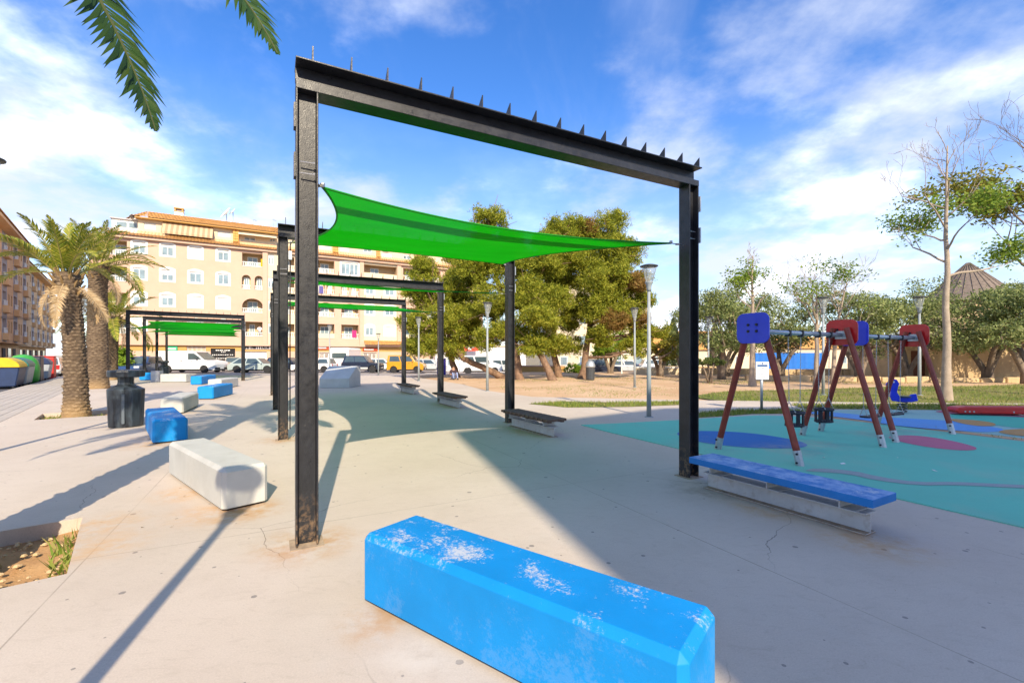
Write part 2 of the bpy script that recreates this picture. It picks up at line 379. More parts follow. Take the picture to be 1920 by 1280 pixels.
# dirt of the park, gently uneven
def hgt(x, y): return -.03 + .05*mnoise.noise((x*.25, y*.25, 3.1)) + .02*mnoise.noise((x*1.3, y*1.3, 1.1)) - max(0, (y-36))*.006
def grid_ground(name, poly, step, m, dz=0., kind='structure', hf=hgt):
    xs_ = [p[0] for p in poly]; ys_ = [p[1] for p in poly]
    bm = bmesh.new(); vs_ = [bm.verts.new((p[0], p[1], 0)) for p in poly]; bm.faces.new(vs_)
    for ax, lo, hi in ((0, min(xs_), max(xs_)), (1, min(ys_), max(ys_))):
        k = lo + step
        while k < hi:
            co = (k, 0, 0) if ax == 0 else (0, k, 0); no = (1, 0, 0) if ax == 0 else (0, 1, 0)
            bmesh.ops.bisect_plane(bm, geom=bm.verts[:] + bm.edges[:] + bm.faces[:], plane_co=co, plane_no=no); k += step
    for v in bm.verts: v.co.z = hf(v.co.x, v.co.y) + dz
    bmesh.ops.recalc_face_normals(bm, faces=bm.faces)
    if sum(f.normal.z for f in bm.faces) < 0: bmesh.ops.reverse_faces(bm, faces=bm.faces)
    me = bpy.data.meshes.new(name); bm.to_mesh(me); bm.free(); me.materials.append(m)
    me.polygons.foreach_set('use_smooth', [True]*len(me.polygons))
    return tag(link(name, me), kind=kind)
park = [(-8.05, 33.6), (-4.65, 27.5), (-2.65, 23.7), (-1.15, 19.5), (.72, 16.58), (6, 15.38), (12, 14.58), (40, 12.98), (60, 14), (75, 50), (60, 56), (10, 46), (-6, 38)]
def phg(x, y):
    e = .0
    return min(hgt(x, y), .03) - .02
grid_ground('park_ground', park, 1.6, M_DIRT, 0, hf=phg)

# ------------------------------------------------------------------ grass
def vnoise(x, y, s, seed=0): return np.array([mnoise.fractal((a*s + seed, b*s, seed*1.7), 1., 2., 4) for a, b in zip(x, y)])
M_GRASS = leafmat('grass_blades', [(.10, .17, .02), (.16, .24, .03), (.24, .27, .05), (.33, .28, .10)], .25, .6)
def inpoly(x, y, poly):
    r = np.zeros(len(x), bool); n = len(poly)
    for i in range(n):
        (x1, y1), (x2, y2) = poly[i], poly[(i+1) % n]
        c = ((y1 > y) != (y2 > y)) & (x < (x2-x1)*(y-y1)/(y2-y1+1e-12) + x1); r ^= c
    return r
def grass(name, label, poly, n, h, thr, seed, zf=None, m=M_GRASS):
    r = np.random.default_rng(seed); xs_ = [p[0] for p in poly]; ys_ = [p[1] for p in poly]
    x = r.uniform(min(xs_), max(xs_), n); y = r.uniform(min(ys_), max(ys_), n)
    k = inpoly(x, y, poly); x, y = x[k], y[k]
    k = vnoise(x, y, .55, seed) + .35*r.normal(size=len(x)) > thr; x, y = x[k], y[k]
    z = np.array([zf(a, b) if zf else .004 for a, b in zip(x, y)])
    n = len(x); a = r.uniform(0, 2*math.pi, n); hh = h*(.4 + .9*r.random(n)); w = .07*hh + .005
    dx, dy = np.cos(a), np.sin(a); lx = r.normal(size=n)*hh*.5; ly = r.normal(size=n)*hh*.5
    V = np.stack([np.stack([x-dx*w, y-dy*w, z-.01], 1), np.stack([x+dx*w, y+dy*w, z-.01], 1), np.stack([x+lx, y+ly, z+hh], 1)], 1).reshape(-1, 3)
    return tag(npmesh(name, V, np.arange(3*n).reshape(n, 3), m), label, 'grass', kind='stuff')
lawn = [(7.2, 14.9), (14, 14.4), (38, 13.6), (46, 19), (30, 24), (16, 21.5), (9, 19.2), (6.6, 17)]
grid_ground('lawn_ground', lawn, 1.6, M_LAWNSOIL, .03, hf=phg)
grass('lawn_grass', 'patchy green lawn behind the playground', lawn, 60000, .075, -.12, 3, lambda a, b: phg(a, b)+.03)
lawn2 = [(10, 24), (20, 25), (44, 26), (48, 34), (24, 33), (12, 29)]
grass('dry_lawn_grass', 'dry thin grass under the olive trees', lawn2, 30000, .08, .12, 5, phg)
grass('park_weeds', 'thin weeds scattered over the bare park dirt', [(.5, 17.5), (8, 15.8), (9, 25), (14, 34), (2, 36), (-2, 26)], 26000, .06, .33, 8, phg)
strip1 = [(.5, 14.2), (1.6, 13.2), (3.4, 13.35), (5.2, 13.9), (5.6, 14.9), (3.2, 14.7), (1.6, 14.9)]
sheet('grass_bed', [strip1], .004, M_LAWNSOIL)
grass('verge_grass', 'green grass strip on the path beyond the wooden bench', strip1, 5200, .07, -.35, 9)
strip2 = [(4.0, 10.85), (5.2, 11.3), (6.2, 11.75), (7.6, 11.85), (8.3, 12.3), (7.5, 12.75), (6, 12.5), (4.7, 11.9)]
sheet('grass_bed', [strip2], .004, M_LAWNSOIL)
grass('verge_grass', 'green grass strip at the foot of the sign post', strip2, 5200, .08, -.35, 10)
strip3 = [(8.25, 12.9), (12, 12.6), (18, 12.2), (24, 12.0), (24, 13.4), (12, 14.2), (8.6, 14.1)]
sheet('grass_bed', [strip3], .004, M_LAWNSOIL)
grass('verge_grass', 'green grass band right behind the far rubber area', strip3, 16000, .08, -.5, 11)

# ------------------------------------------------------------------ playground surfaces
turq = [(1.50, 9.89), (1.9, 9.0), (2.4, 8.0), (3.05, 6.7), (3.75, 5.45), (4.52, 4.02), (5.6, 1.9), (12, 1.9), (10.2, 5.3), (9.15, 7.6), (8.45, 9.2), (7.75, 10.7), (7.1, 11.25), (6.2, 11.45), (5.2, 11.1), (4.2, 10.75), (3.2, 10.4), (2.3, 10.1)]
sheet('rubber_surface', [turq], .012, M_TURQ, thick=.02)
def ellipse(cx, cy, a, b, ang, n=40): return [(cx + a*math.cos(t_)*math.cos(ang) - b*math.sin(t_)*math.sin(ang), cy + a*math.cos(t_)*math.sin(ang) + b*math.sin(t_)*math.cos(ang)) for t_ in [2*math.pi*i/n for i in range(n)]]
def gxy(px, py): v = G(px, py); return (v.x, v.y)
def gpoly(pts): return [gxy(*p) for p in pts]
def smooth_poly(pts, it=2):
    for _ in range(it):
        q = []
        for i in range(len(pts)):
            a, b = Vector(pts[i]), Vector(pts[(i+1) % len(pts)]); q += [tuple(a*.75+b*.25), tuple(a*.25+b*.75)]
        pts = q
    return pts
sheet('rubber_circle', [smooth_poly(gpoly([(1262, 812), (1300, 808), (1400, 811), (1500, 827), (1520, 838), (1480, 843), (1380, 840), (1290, 827)]))], .016, M_RBLUE)
sheet('rubber_circle', [smooth_poly(gpoly([(1655, 820), (1700, 816), (1760, 822), (1830, 838), (1832, 846), (1780, 845), (1710, 835)]))], .016, M_RPINK)
sq = [(1505, 884), (1530, 879), (1600, 884), (1650, 896), (1720, 906), (1790, 905), (1850, 908), (1940, 912), (1940, 918), (1850, 914), (1790, 911), (1720, 912), (1640, 902), (1590, 890), (1530, 886)]
sheet('rubber_ribbon', [smooth_poly(gpoly(sq), 1)], .016, M_RGREY)
K0, KD = Vector((7.75, 10.95)), Vector((.42, -.907))
curb = [tuple(K0 + KD*a + Vector((.907, .42))*b) for a, b in ((-.6, .02), (9, .02), (9, .32), (-.6, .32))]
sheet('sand_strip', [curb], .006, M_DIRT)
grass('verge_grass', 'thin grass along the sand strip beside the play surface', [tuple(K0 + KD*a + Vector((.907, .42))*b) for a, b in ((1.6, .0), (9, .0), (9, .36), (1.6, .36))], 2200, .05, -.1, 12)
K1 = lambda a, b: tuple(K0 + KD*a + Vector((.907, .42))*b)
rub2 = [K1(-.9, .33), K1(9, .33), (24, 7), (24, 11.9), (16, 12.2), (12, 12.5), (9.2, 12.6), (8.0, 12.2)]
sheet('rubber_surface', [rub2], .012, M_RPALE, thick=.02)
sheet('rubber_wave', [smooth_poly(gpoly([(1600, 783), (1640, 782), (1700, 785), (1790, 790), (1840, 798), (1890, 806), (1860, 812), (1800, 809), (1720, 803), (1662, 797)]), 2)], .016, M_RSKY)
sheet('rubber_wave', [smooth_poly(gpoly([(1500, 773), (1540, 772), (1600, 777), (1640, 781), (1650, 793), (1600, 786), (1540, 779)]), 2)], .0165, M_RSKY)
sheet('rubber_wave', [smooth_poly(gpoly([(1772, 777), (1850, 779), (1960, 786), (1960, 806), (1900, 803), (1850, 795), (1790, 787)]), 2)], .0162, M_RGREEN)
sheet('rubber_wave', [smooth_poly(gpoly([(1775, 786), (1820, 788), (1862, 793), (1870, 799), (1840, 801), (1800, 795)]), 2)], .020, M_RORANGE)
sheet('rubber_wave', [smooth_poly(gpoly([(1862, 811), (1900, 805), (1990, 806), (1990, 822), (1920, 820)]), 2)], .0205, M_RORANGE)
sheet('rubber_wave', [smooth_poly(gpoly([(1740, 772), (1800, 768), (1880, 769), (1960, 772), (1960, 785), (1880, 781), (1800, 778)]), 2)], .0195, M_RPLUM)
# ------------------------------------------------------------------ pergolas
def blackpaint():
    m, t, p = newmat('black_steel_paint'); c = coords(t)
    b = mix(t, maprange(t, noise(t, c, 6, 6, .7), .35, .7), (.009, .010, .013), (.022, .024, .030))
    b = mix(t, maprange(t, noise(t, c, 38, 5, .75), .68, .74, 0, .5), b, (.20, .19, .17))
    geo = t.nodes.new('ShaderNodeNewGeometry'); sx = t.nodes.new('ShaderNodeSeparateXYZ'); t.links.new(geo.outputs['Position'], sx.inputs[0])
    f = math_(t, 'MULTIPLY', maprange(t, sx.outputs[2], .45, .0, 0, 1), maprange(t, noise(t, c, 16, 6, .7), .48, .60, 0, .85))
    b = mix(t, f, b, (.22, .14, .08))
    t.links.new(b, p.inputs['Base Color']); p.inputs['Specular IOR Level'].default_value = .45
    t.links.new(maprange(t, noise(t, c, 20, 5, .7), .3, .7, .26, .5), p.inputs['Roughness'])
    bump(t, p, math_(t, 'ADD', noise(t, c, 130, 3, .6), math_(t, 'MULTIPLY', noise(t, c, 25, 4), .7)), .35, .003); return m
M_BLACK = blackpaint()
M_GALV = mat('galvanised_steel', (.42, .46, .50), .42, .15, 12, .1, 80, metal=.55)
M_PLATE = mat('rusty_base_plate', (.33, .25, .17), .9, .3, 12, .4, 50)
M_BOLT = mat('bolt_steel', (.5, .5, .5), .35, .1, 20, 0, metal=.8)
PH = 3.86
def hsection(mb, c, a, b, z0, z1, tf=.014, tw=.012):
    """H post: flanges across x at both ends, web along x"""
    x, y = c
    mb.bx(x-a/2, x-a/2+tf, y-b/2, y+b/2, z0, z1); mb.bx(x+a/2-tf, x+a/2, y-b/2, y+b/2, z0, z1)
    mb.bx(x-a/2+tf, x+a/2-tf, y-tw/2, y+tw/2, z0, z1)
def pergola(A, B, label, group):
    A, B = Vector(A), Vector(B); d = B - A; L = d.length
    t = thing('pergola_frame', label, 'pergola', (A.x, A.y, 0), math.atan2(d.y, d.x), group)
    for i, x in enumerate((0, L)):
        mb = MB(); hsection(mb, (x, 0), .165, .17, 0, PH-.222); p = mb.build('post', M_BLACK, t, bevel=.003)
        mb = MB(); mb.bx(x-.125, x+.125, -.12, .12, .001, .006); mb.build('base_plate', M_PLATE, p)
        s = -1 if i == 0 else 1
        for z in (3.32, 2.93):                                        # bracket plates with bolts on the outer flange
            mb = MB(); mb.bx(x+s*.083, x+s*.098, -.105, -.02, z, z+.19); mb.build('bracket', M_GALV if i else M_BLACK, p)
        for z in (2.98, 3.07):
            mb = MB(); mb.tube([(x+s*.05, -.055, z), (x-s*.045, -.060, z)], .005, 6); mb.lathe([(.011, 0), (.011, .012)], 6, (x-s*.045, -.060, z), 'X'); mb.build('bolt', M_BOLT, p)
    zt = PH
    mb = MB(); mb.bx(-.085, L+.085, -.135, .095, zt-.014, zt)                       # top flange, web, lower box flange
    mb.bx(-.085, L+.085, -.008, .008, zt-.150, zt-.014); mb.bx(-.0825, L+.0825, -.088, .088, zt-.222, zt-.150)
    mb.build('beam', M_BLACK, t, bevel=.003)
    n = 16; fm = None
    for k in range(n):
        x = .04 + (L+.02)*k/(n-1)
        if fm is None:
            mb = MB(); mb.extrude([(-.005, -.11, 0), (-.005, .06, 0), (-.005, -.11, .125)], (.010, 0, 0)); fm = mb.mesh('fin', M_BLACK)
        f = link('fin', fm, t); f.location = (x, 0, zt - .001)
    return t, L
near = []
names = ['nearest tall black steel pergola frame, beside the blue plank bench', 'second black steel pergola frame, behind the nearest one',
         'third black steel pergola frame from the front of the near row', 'last black steel pergola frame of the near row']
for k in range(4):
    near.append((F1L + STL*k, F1R + STR*k)); pergola(*near[-1], names[k], 'pergola frames of the near row')
far = []
fn = ['front black pergola frame of the far group by the flats', 'second black pergola frame of the far group by the flats', 'third black pergola frame of the far group by the flats', 'rearmost black pergola frame of the far group by the flats']
for k in range(4):
    o = Vector((-2.25, 3.85, 0))*k; far.append((Vector((-20.0, 23.7, 0)) + o, Vector((-15.9, 26.9, 0)) + o))
    if far[-1][0].y < 33 or True: pergola(*far[-1], fn[k], 'pergola frames by the flats')
# junction box with conduit on the second frame
jb = thing('junction_box', 'small grey junction box with bent conduit on the second pergola post', 'box', tuple(near[1][0]), math.atan2(1.98, 3.88))
mb = MB(); mb.box((.115, -.06, 3.32), (.06, .06, .16)); mb.build('box', M_GALV, jb, bevel=.004)
mb = MB(); mb.tube([(.115, -.06, 3.40), (.115, -.06, 3.5), (.14, -.06, 3.58), (.2, -.06, 3.61), (.35, -.06, 3.62)], .012, 6); mb.tube([(.115, -.06, 3.24), (.112, -.06, 2.6), (.112, -.06, .2)], .012, 6); mb.build('conduit', M_BLACK, jb, True)

def sailmat():
    m, t, p = newmat('sail_fabric'); c = coords(t)
    wv = t.nodes.new('ShaderNodeTexWave'); wv.wave_type = 'BANDS'; wv.inputs['Scale'].default_value = .55; wv.bands_direction = 'X'; wv.wave_profile = 'SAW'; t.links.new(coords(t, 'UV'), wv.inputs['Vector'])
    b = mix(t, maprange(t, noise(t, c, 1.2, 5), .3, .7), (.003, .33, .003), (.005, .40, .005))
    b = mix(t, maprange(t, wv.outputs['Fac'], .0, .02, .5, 0), b, (.004, .22, .004))
    t.links.new(b, p.inputs['Base Color']); p.inputs['Roughness'].default_value = .8; p.inputs['Specular IOR Level'].default_value = .1
    tr = t.nodes.new('ShaderNodeBsdfTranslucent'); t.links.new(mix(t, 1., b, (.95, .95, .8), 'MULTIPLY'), tr.inputs[0])
    ms = t.nodes.new('ShaderNodeMixShader'); ms.inputs[0].default_value = .52
    t.links.new(p.outputs[0], ms.inputs[1]); t.links.new(tr.outputs[0], ms.inputs[2])
    tp_ = t.nodes.new('ShaderNodeBsdfTransparent'); m2 = t.nodes.new('ShaderNodeMixShader'); m2.inputs[0].default_value = .015   # open knit
    t.links.new(ms.outputs[0], m2.inputs[1]); t.links.new(tp_.outputs[0], m2.inputs[2]); t.links.new(m2.outputs[0], t.nodes['Material Output'].inputs[0])
    bump(t, p, math_(t, 'ADD', noise(t, c, 5, 4), math_(t, 'MULTIPLY', noise(t, coords(t, 'UV', (.6, 5, 1)), 3, 4), 1.2)), .35, .03); return m
M_SAIL = sailmat(); M_WIRE = mat('wire_steel', (.3, .3, .3), .4, .1, 20, 0, metal=.8)
def sail(A, B, C, D, label, group, sag=.085):
    """corners A (near left) B (near right) C (far right) D (far left)"""
    A, B, C, D = map(Vector, (A, B, C, D)); n = 28; cen = (A+B+C+D)/4
    o0 = Vector((A.x, A.y, 0)); t = thing('shade_sail', label, 'sail', tuple(o0), 0, group)
    def ed(p, q, s):
        m_ = (p+q)/2; inw = cen - m_; inw.z *= .3
        return p.lerp(q, s) + inw*(4*s*(1-s)*sag*(2.1 if (p, q) != (D, C) else .55))
    V = []
    for i in range(n+1):
        u = i/n
        for j in range(n+1):
            v = j/n
            pt = ed(A, B, u)*(1-v) + ed(D, C, u)*v + ed(A, D, v)*(1-u) + ed(B, C, v)*u - (A*(1-u)*(1-v) + B*u*(1-v) + C*u*v + D*(1-u)*v)
            pt.z -= .05*math.sin(math.pi*u)*math.sin(math.pi*v)
            pt.z += .012*math.sin(9*u+3*v)*math.sin(math.pi*u)*math.sin(math.pi*v)
            V.append(pt - o0)
    mb = MB(); mb.add(V, [(i*(n+1)+j, (i+1)*(n+1)+j, (i+1)*(n+1)+j+1, i*(n+1)+j+1) for i in range(n) for j in range(n)])
    me = mb.mesh('cloth', M_SAIL, True); uv = me.uv_layers.new(name='UV')
    co = [(v.co.x, v.co.y) for v in me.vertices]
    for lp in me.loops: x, y = co[lp.vertex_index]; uv.data[lp.index].uv = (x*.48 - y*.88, x*.88 + y*.48)
    link('cloth', me, t)
    mb = MB(); idx = [j for j in range(n+1)] + [i*(n+1)+n for i in range(1, n+1)] + [n*(n+1)+j for j in range(n-1, -1, -1)] + [i*(n+1) for i in range(n-1, -1, -1)]
    mb.tube([V[i] for i in idx], .011, 5); mb.build('hem', mat('sail_hem', (.004, .2, .006), .8, .1), t, True)
    return t, o0
def wire(t, o0, p, q):
    p, q = Vector(p) - o0, Vector(q) - o0; d = (q-p).normalized()
    mb = MB(); mb.tube([p, q], .006, 5); mb.lathe([(.02, 0), (.02, .03)], 8, tuple(p), 'Z'); mb.box(tuple(p.lerp(q, .5)), (.05, .02, .02)); mb.build('wire', M_WIRE, t)
def sails(rows, labels, group, lo=2.93, hi=3.55):
    for k in range(len(rows)-1):
        a, b = rows[k]; c, d = rows[k+1]; u = (b-a).normalized(); w = (d-c).normalized()
        pa, pb, pc, pd = a + u*.09, b - u*.09, d - w*.09, c + w*.09
        ins = [(pa, u*.03 + Vector((-.02, .05, 0)), lo), (pb, -u*.22, lo-.03), (pc, -w*.10 - Vector((-.02, .05, 0)), hi), (pd, w*.06 - Vector((-.02, .08, 0)), hi)]
        cs = [p + i + Vector((0, 0, z)) for p, i, z in ins]
        t, o0 = sail(*cs, labels[k], group)
        for (p, i, z), q in zip(ins, cs): wire(t, o0, q, p + Vector((0, 0, z)))
sails(near, ['large bright green shade sail between the two nearest pergola frames', 'green shade sail seen edge on, second in the near row', 'green shade sail seen edge on, farthest in the near row'], 'shade sails of the near row')
sails(far, ['sunlit green shade sail at the front of the far pergola group', 'sunlit green shade sail in the middle of the far pergola group', 'sunlit green shade sail at the back of the far pergola group'], 'shade sails by the flats')

# ------------------------------------------------------------------ benches
def wornpaint(name, col, under, amt=.5, scale=5., sidewear=.12, pale=None):
    m, t, p = newmat(name); c = coords(t)
    g = t.nodes.new('ShaderNodeNewGeometry'); s = t.nodes.new('ShaderNodeSeparateXYZ'); t.links.new(g.outputs['Normal'], s.inputs[0])
    top = maprange(t, s.outputs[2], .5, .95, sidewear, 1.)
    big = noise(t, c, scale, 3, .6, .3); fine = noise(t, c, scale*13, 8, .8)
    v = math_(t, 'ADD', math_(t, 'MULTIPLY', big, .5), math_(t, 'MULTIPLY', fine, .5))
    th = .60 - amt*.12
    wear = math_(t, 'MULTIPLY', maprange(t, v, th, th+.06), top)
    b = mix(t, maprange(t, noise(t, c, 2.5, 5), .3, .7), tuple(x*.9 for x in col), tuple(min(1, x*1.1) for x in col))
    if pale:
        b = mix(t, math_(t, 'MULTIPLY', maprange(t, noise(t, c, 7, 6, .7), .38, .62, 0, .75), top), b, pale)
    b = mix(t, math_(t, 'MULTIPLY', wear, .85), b, under)
    t.links.new(b, p.inputs['Base Color']); p.inputs['Roughness'].default_value = .6; p.inputs['Specular IOR Level'].default_value = .3
    bump(t, p, math_(t, 'SUBTRACT', noise(t, c, 90, 4, .6), math_(t, 'MULTIPLY', wear, 1.2)), .22, .003); return m
M_BLUEBLOCK = wornpaint('worn_blue_block_paint', (.001, .205, .54), (.50, .51, .52), .66, 3.2, .08)
M_BLUESEAT = wornpaint('worn_blue_seat_paint', (.012, .16, .46), (.45, .52, .62), .5, 6, .03, pale=(.34, .47, .70))
M_BEAMGREY = mat('pale_grey_painted_steel', (.47, .47, .46), .55, .14, 4, .15, 60, dirt=(.24, .15, .08), dirtamt=.55)
M_WOOD = mat('dark_bench_wood', (.105, .062, .045), .75, .35, 9, .5, 45, dirt=(.22, .19, .17), dirtamt=.5)
M_RUSTY = mat('rusty_flange', (.30, .22, .15), .8, .3, 14, .4, 60, dirt=(.16, .07, .03), dirtamt=.8)
def bench(c, ang, label, plank):
    t = thing('bench', label, 'bench', (c[0], c[1], 0), ang, 'benches along the near pergola row')
    L = 1.6; mb = MB()
    mb.bx(-L/2, L/2, -.09, .09, .002, .014, 1); mb.bx(-L/2, L/2, -.006, .006, .014, .175); mb.bx(-L/2, L/2, -.09, .09, .175, .188); mb.build('support_beam', [M_BEAMGREY, M_RUSTY], t, bevel=.002)
    for x in (-.70, -.05, .60):                                           # short cross beams
        mb = MB(); mb.bx(x, x+.14, -.13, .13, .1885, .198); mb.bx(x+.01, x+.022, -.13, .13, .198, .272); mb.bx(x, x+.14, -.13, .13, .272, .281)
        mb.build('cross_beam', M_BEAMGREY, t, bevel=.0015)
    if plank:
        mb = MB(); mb.bx(-.9, .9, -.21, .21, .282, .352); mb.build('seat', M_BLUESEAT, t, bevel=.006, seg=2)
    else:
        me = None
        for k in range(11):                                                # slats run across, with two rails
            if me is None:
                mb = MB(); mb.bx(-.067, .067, -.22, .22, 0, .045); me = mb.mesh('slat', M_WOOD, bevel=.004)
            s = link('slat', me, t); s.location = (-.82 + k*.164, 0, .306); s.rotation_euler = (0, random.uniform(-.01, .01), random.uniform(-.006, .006))
        for y in (-.14, .14):
            mb = MB(); mb.bx(-.88, .88, y-.03, y+.03, .282, .306); mb.build('rail', M_WOOD, t)
BA = math.atan2(-.87, .49)
bl = ['bench with a worn blue plank seat on pale steel beams', 'wooden slat bench on pale steel beams beside the turquoise play surface', 'wooden slat bench at the middle of the near pergola row', 'wooden slat bench farthest back in the near pergola row']
for k in range(4):
    q = F1R + STR*k + Vector((.44, -1.16, 0)); bench((q.x, q.y), BA, bl[k], k == 0)

# ------------------------------------------------------------------ seating blocks
M_GREYBLOCK = mat('pale_cast_concrete', (.44, .44, .41), .7, .10, 2.2, .25, 70, dirt=(.34, .31, .26), dirtamt=.35, dist=.003)
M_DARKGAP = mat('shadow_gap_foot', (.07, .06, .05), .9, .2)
def block(corner, d, label, blue, L=2.05, W=.43, H=.425, side=1):
    """corner: a ground corner, d: long direction, side: the width lies to the left (+1) or right (-1) of d"""
    d = Vector((d[0], d[1], 0)).normalized(); n = Vector((-d.y, d.x, 0))*side; c = Vector((corner[0], corner[1], 0)) + d*L/2 + n*W/2
    t = thing('concrete_block', label, 'concrete block', tuple(c), math.atan2(d.y, d.x), 'concrete seating blocks')
    bm = bmesh.new(); bmesh.ops.create_cube(bm, size=1)
    for v in bm.verts: v.co = Vector((v.co.x*L, v.co.y*W, .028 + (v.co.z+.5)*(H-.028)))
    es = [e for e in bm.edges if not all(abs(v.co.z-.028) < 1e-4 for v in e.verts)]
    bmesh.ops.bevel(bm, geom=es, offset=.036, segments=1, affect='EDGES')
    es = [e for e in bm.edges if e.calc_face_angle(0) > .3]
    bmesh.ops.bevel(bm, geom=es, offset=.004, segments=1, affect='EDGES')
    # subdivide the big faces so that shading and edges can vary a little
    me = bpy.data.meshes.new('body'); bm.to_mesh(me); bm.free(); me.materials.append(M_BLUEBLOCK if blue else M_GREYBLOCK)
    me.polygons.foreach_set('use_smooth', [True]*len(me.polygons)); bo = link('body', me, t); wn_ = bo.modifiers.new('weighted', 'WEIGHTED_NORMAL'); wn_.weight = 80
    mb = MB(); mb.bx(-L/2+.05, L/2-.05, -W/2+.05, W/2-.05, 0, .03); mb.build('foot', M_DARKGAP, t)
    return t
block((-.935, 2.82), (.8, -.6), 'big worn sky blue concrete block in the foreground', True, 1.96, .45, .43, 1)
block((-2.80, 4.40), (-.746, .666), 'pale grey concrete block with a round lamp shadow on its end', False, 2.15, .42, .42, -1)
block((-6.14, 7.77), (-.66, .75), 'blue concrete block next to the black litter bin', True, 2.2, .5, .42, -1)
block((-8.57, 11.87), (-.42, .91), 'grey concrete block behind the blue block by the litter bin', False, 1.95, .5, .42, 1)
block((-10.3, 15.7), (-.25, .97), 'blue concrete block with its long side in shade, mid plaza', True, 1.97, .5, .44, 1)
block((-15.9, 23.3), (-.25, .97), 'blue concrete block just behind the mid plaza blue one', True, 1.97, .5, .44, 1)
block((-12.9, 20.2), (-.2, .98), 'pale concrete block half hidden behind a blue block', False, 1.97, .55, .44, 1)
block((-19.5, 25.2), (.99, .1), 'whitish concrete block under the far pergola', False, 1.35, .5, .46, 1)
block((-22.3, 27.2), (.98, .2), 'blue concrete block at the far pergola, left of the whitish block', True, 1.0, .5, .46, 1)
# concrete wedge
rp = thing('concrete_ramp', 'large grey concrete wedge standing behind the nearest pergola post', 'ramp', (-8.9, 21.0, 0), R(0))
mb = MB(); mb.extrude([(0, 0, 0), (0, 1.6, 0), (0, 1.6, .98), (0, 1.1, .98), (0, 0, .43)], (1.38, 0, 0)); mb.build('body', mat('ramp_concrete', (.40, .42, .43), .6, .1, 2, .2), rp, bevel=.015)

# ------------------------------------------------------------------ litter bin
def binmat():
    m, t, p = newmat('black_bin_plastic'); c = coords(t, 'Object', (1, 1, .22))
    n = noise(t, c, 7, 6, .65, .8); b = mix(t, maprange(t, n, .40, .68, 0, 1), (.008, .010, .014), (.05, .068, .085))
    t.links.new(b, p.inputs['Base Color']); p.inputs['Roughness'].default_value = .42; p.inputs['Specular IOR Level'].default_value = .5
    bump(t, p, noise(t, coords(t), 60, 4), .2, .003); return m
M_BIN = binmat()
def litter_bin(loc, label, s=1.):
    t = thing('litter_bin', label, 'litter bin', loc, R(12), 'black litter bins'); mb = MB()
    mb.lathe([(.295*s, .012), (.30*s, .03), (.325*s, .78*s), (.325*s, .80*s), (.17*s, .885*s), (.150*s, .90*s)], 12, rot0=.3); mb.build('body', M_BIN, t, bevel=.004)
    mb = MB(); mb.lathe([(.148*s, .89*s), (.138*s, .95*s), (.14*s, 1.06*s)], 10); mb.build('neck', M_BIN, t)
    mb = MB(); mb.lathe([(.30*s, 1.058*s), (.325*s, 1.07*s), (.33*s, 1.17*s), (.32*s, 1.20*s), (.1*s, 1.215*s)], 10, rot0=.3); mb.build('cap', M_BIN, t, bevel=.006)
    mb = MB(); an = -math.pi/2+.35
    mb.box((.327*math.cos(an)*s, .327*math.sin(an)*s, .40*s), (.05, .012, .62*s), an+math.pi/2); mb.build('door_strip', mat('bin_strip', (.09, .11, .13), .5), t, bevel=.003)
    mb = MB(); mb.lathe([(.25*s, 0), (.25*s, .02)], 10); mb.build('foot', M_GALV, t)
litter_bin((-8.27, 9.75, 0), 'tall black litter bin with flat cap beside the blue block')
litter_bin((-22.6, 29.5, 0), 'small black litter bin far back by the flats', .95)

# ------------------------------------------------------------------ lamps
M_LAMP = mat('lamp_grey_paint', (.27, .30, .31), .5, .12, 5, .1, 60, dirt=(.25, .25, .25))
M_LDARK = mat('lamp_dark_metal', (.05, .055, .06), .45, .2, 8, .1)
def glassmat(name, col, rough=.08, alpha=.45):
    m, t, p = newmat(name); c = coords(t)
    t.links.new(mix(t, noise(t, c, 4, 3), tuple(x*.85 for x in col), col), p.inputs['Base Color']); p.inputs['Roughness'].default_value = rough; p.inputs['Alpha'].default_value = alpha; return m
M_LGLASS = glassmat('lamp_glass', (.6, .63, .62), .15, .22)
lampset = {}
def lamp(loc, label, h=3.75, lean=0.):
    key = round(h, 2)
    if key in lampset: t = copy_tree(lampset[key])
    else:
        t = thing('street_lamp', label, 'street lamp', group='conical lamps of the plaza and park')
        mb = MB(); mb.tube([(0, 0, 0), (0, 0, h*.35), (0, 0, h-.62)], [.06, .052, .036], 10); mb.lathe([(.11, 0), (.11, .012), (.07, .02)], 10); mb.build('pole', M_LAMP, t, True)
        mb = MB(); mb.lathe([(.045, h-.66), (.06, h-.6), (.07, h-.5), (.10, h-.45), (.105, h-.43)], 12); mb.build('collar', M_LAMP, t, True)
        hd = MB(); hd.lathe([(.07, h-.45), (.165, h-.06), (.16, h-.06), (.065, h-.44)], 14); hd = hd.build('globe', M_LGLASS, t, True)
        mb = MB(); mb.lathe([(.17, h-.065), (.215, h-.055), (.22, h-.035), (.13, h-.005), (.02, h+.005)], 18); mb.build('cap', M_LDARK, t, True)
        for k in range(3):
            a = k*2*math.pi/3; mb = MB(); mb.tube([(.085*math.cos(a), .085*math.sin(a), h-.44), (.185*math.cos(a), .185*math.sin(a), h-.06)], .010, 5); mb.build('arm', M_LAMP, t)
        lampset[key] = t
    place(t, loc, random.random()*6, label); t['label'] = label; return t
lamp((3.37, 11.2, 0), 'grey conical street lamp nearest the playground, left of the big post')
lamp((-1.04, 19.2, 0), 'grey conical street lamp on the dirt left of the second pergola post')
lamp((-5.45, 26.6, 0), 'grey conical street lamp beside the orange van')
lamp((5.77, 21.4, 0), 'grey conical street lamp on the dirt before the pines right side')
lamp((11.9, 17.4, 0), 'pale street lamp behind the first swing')
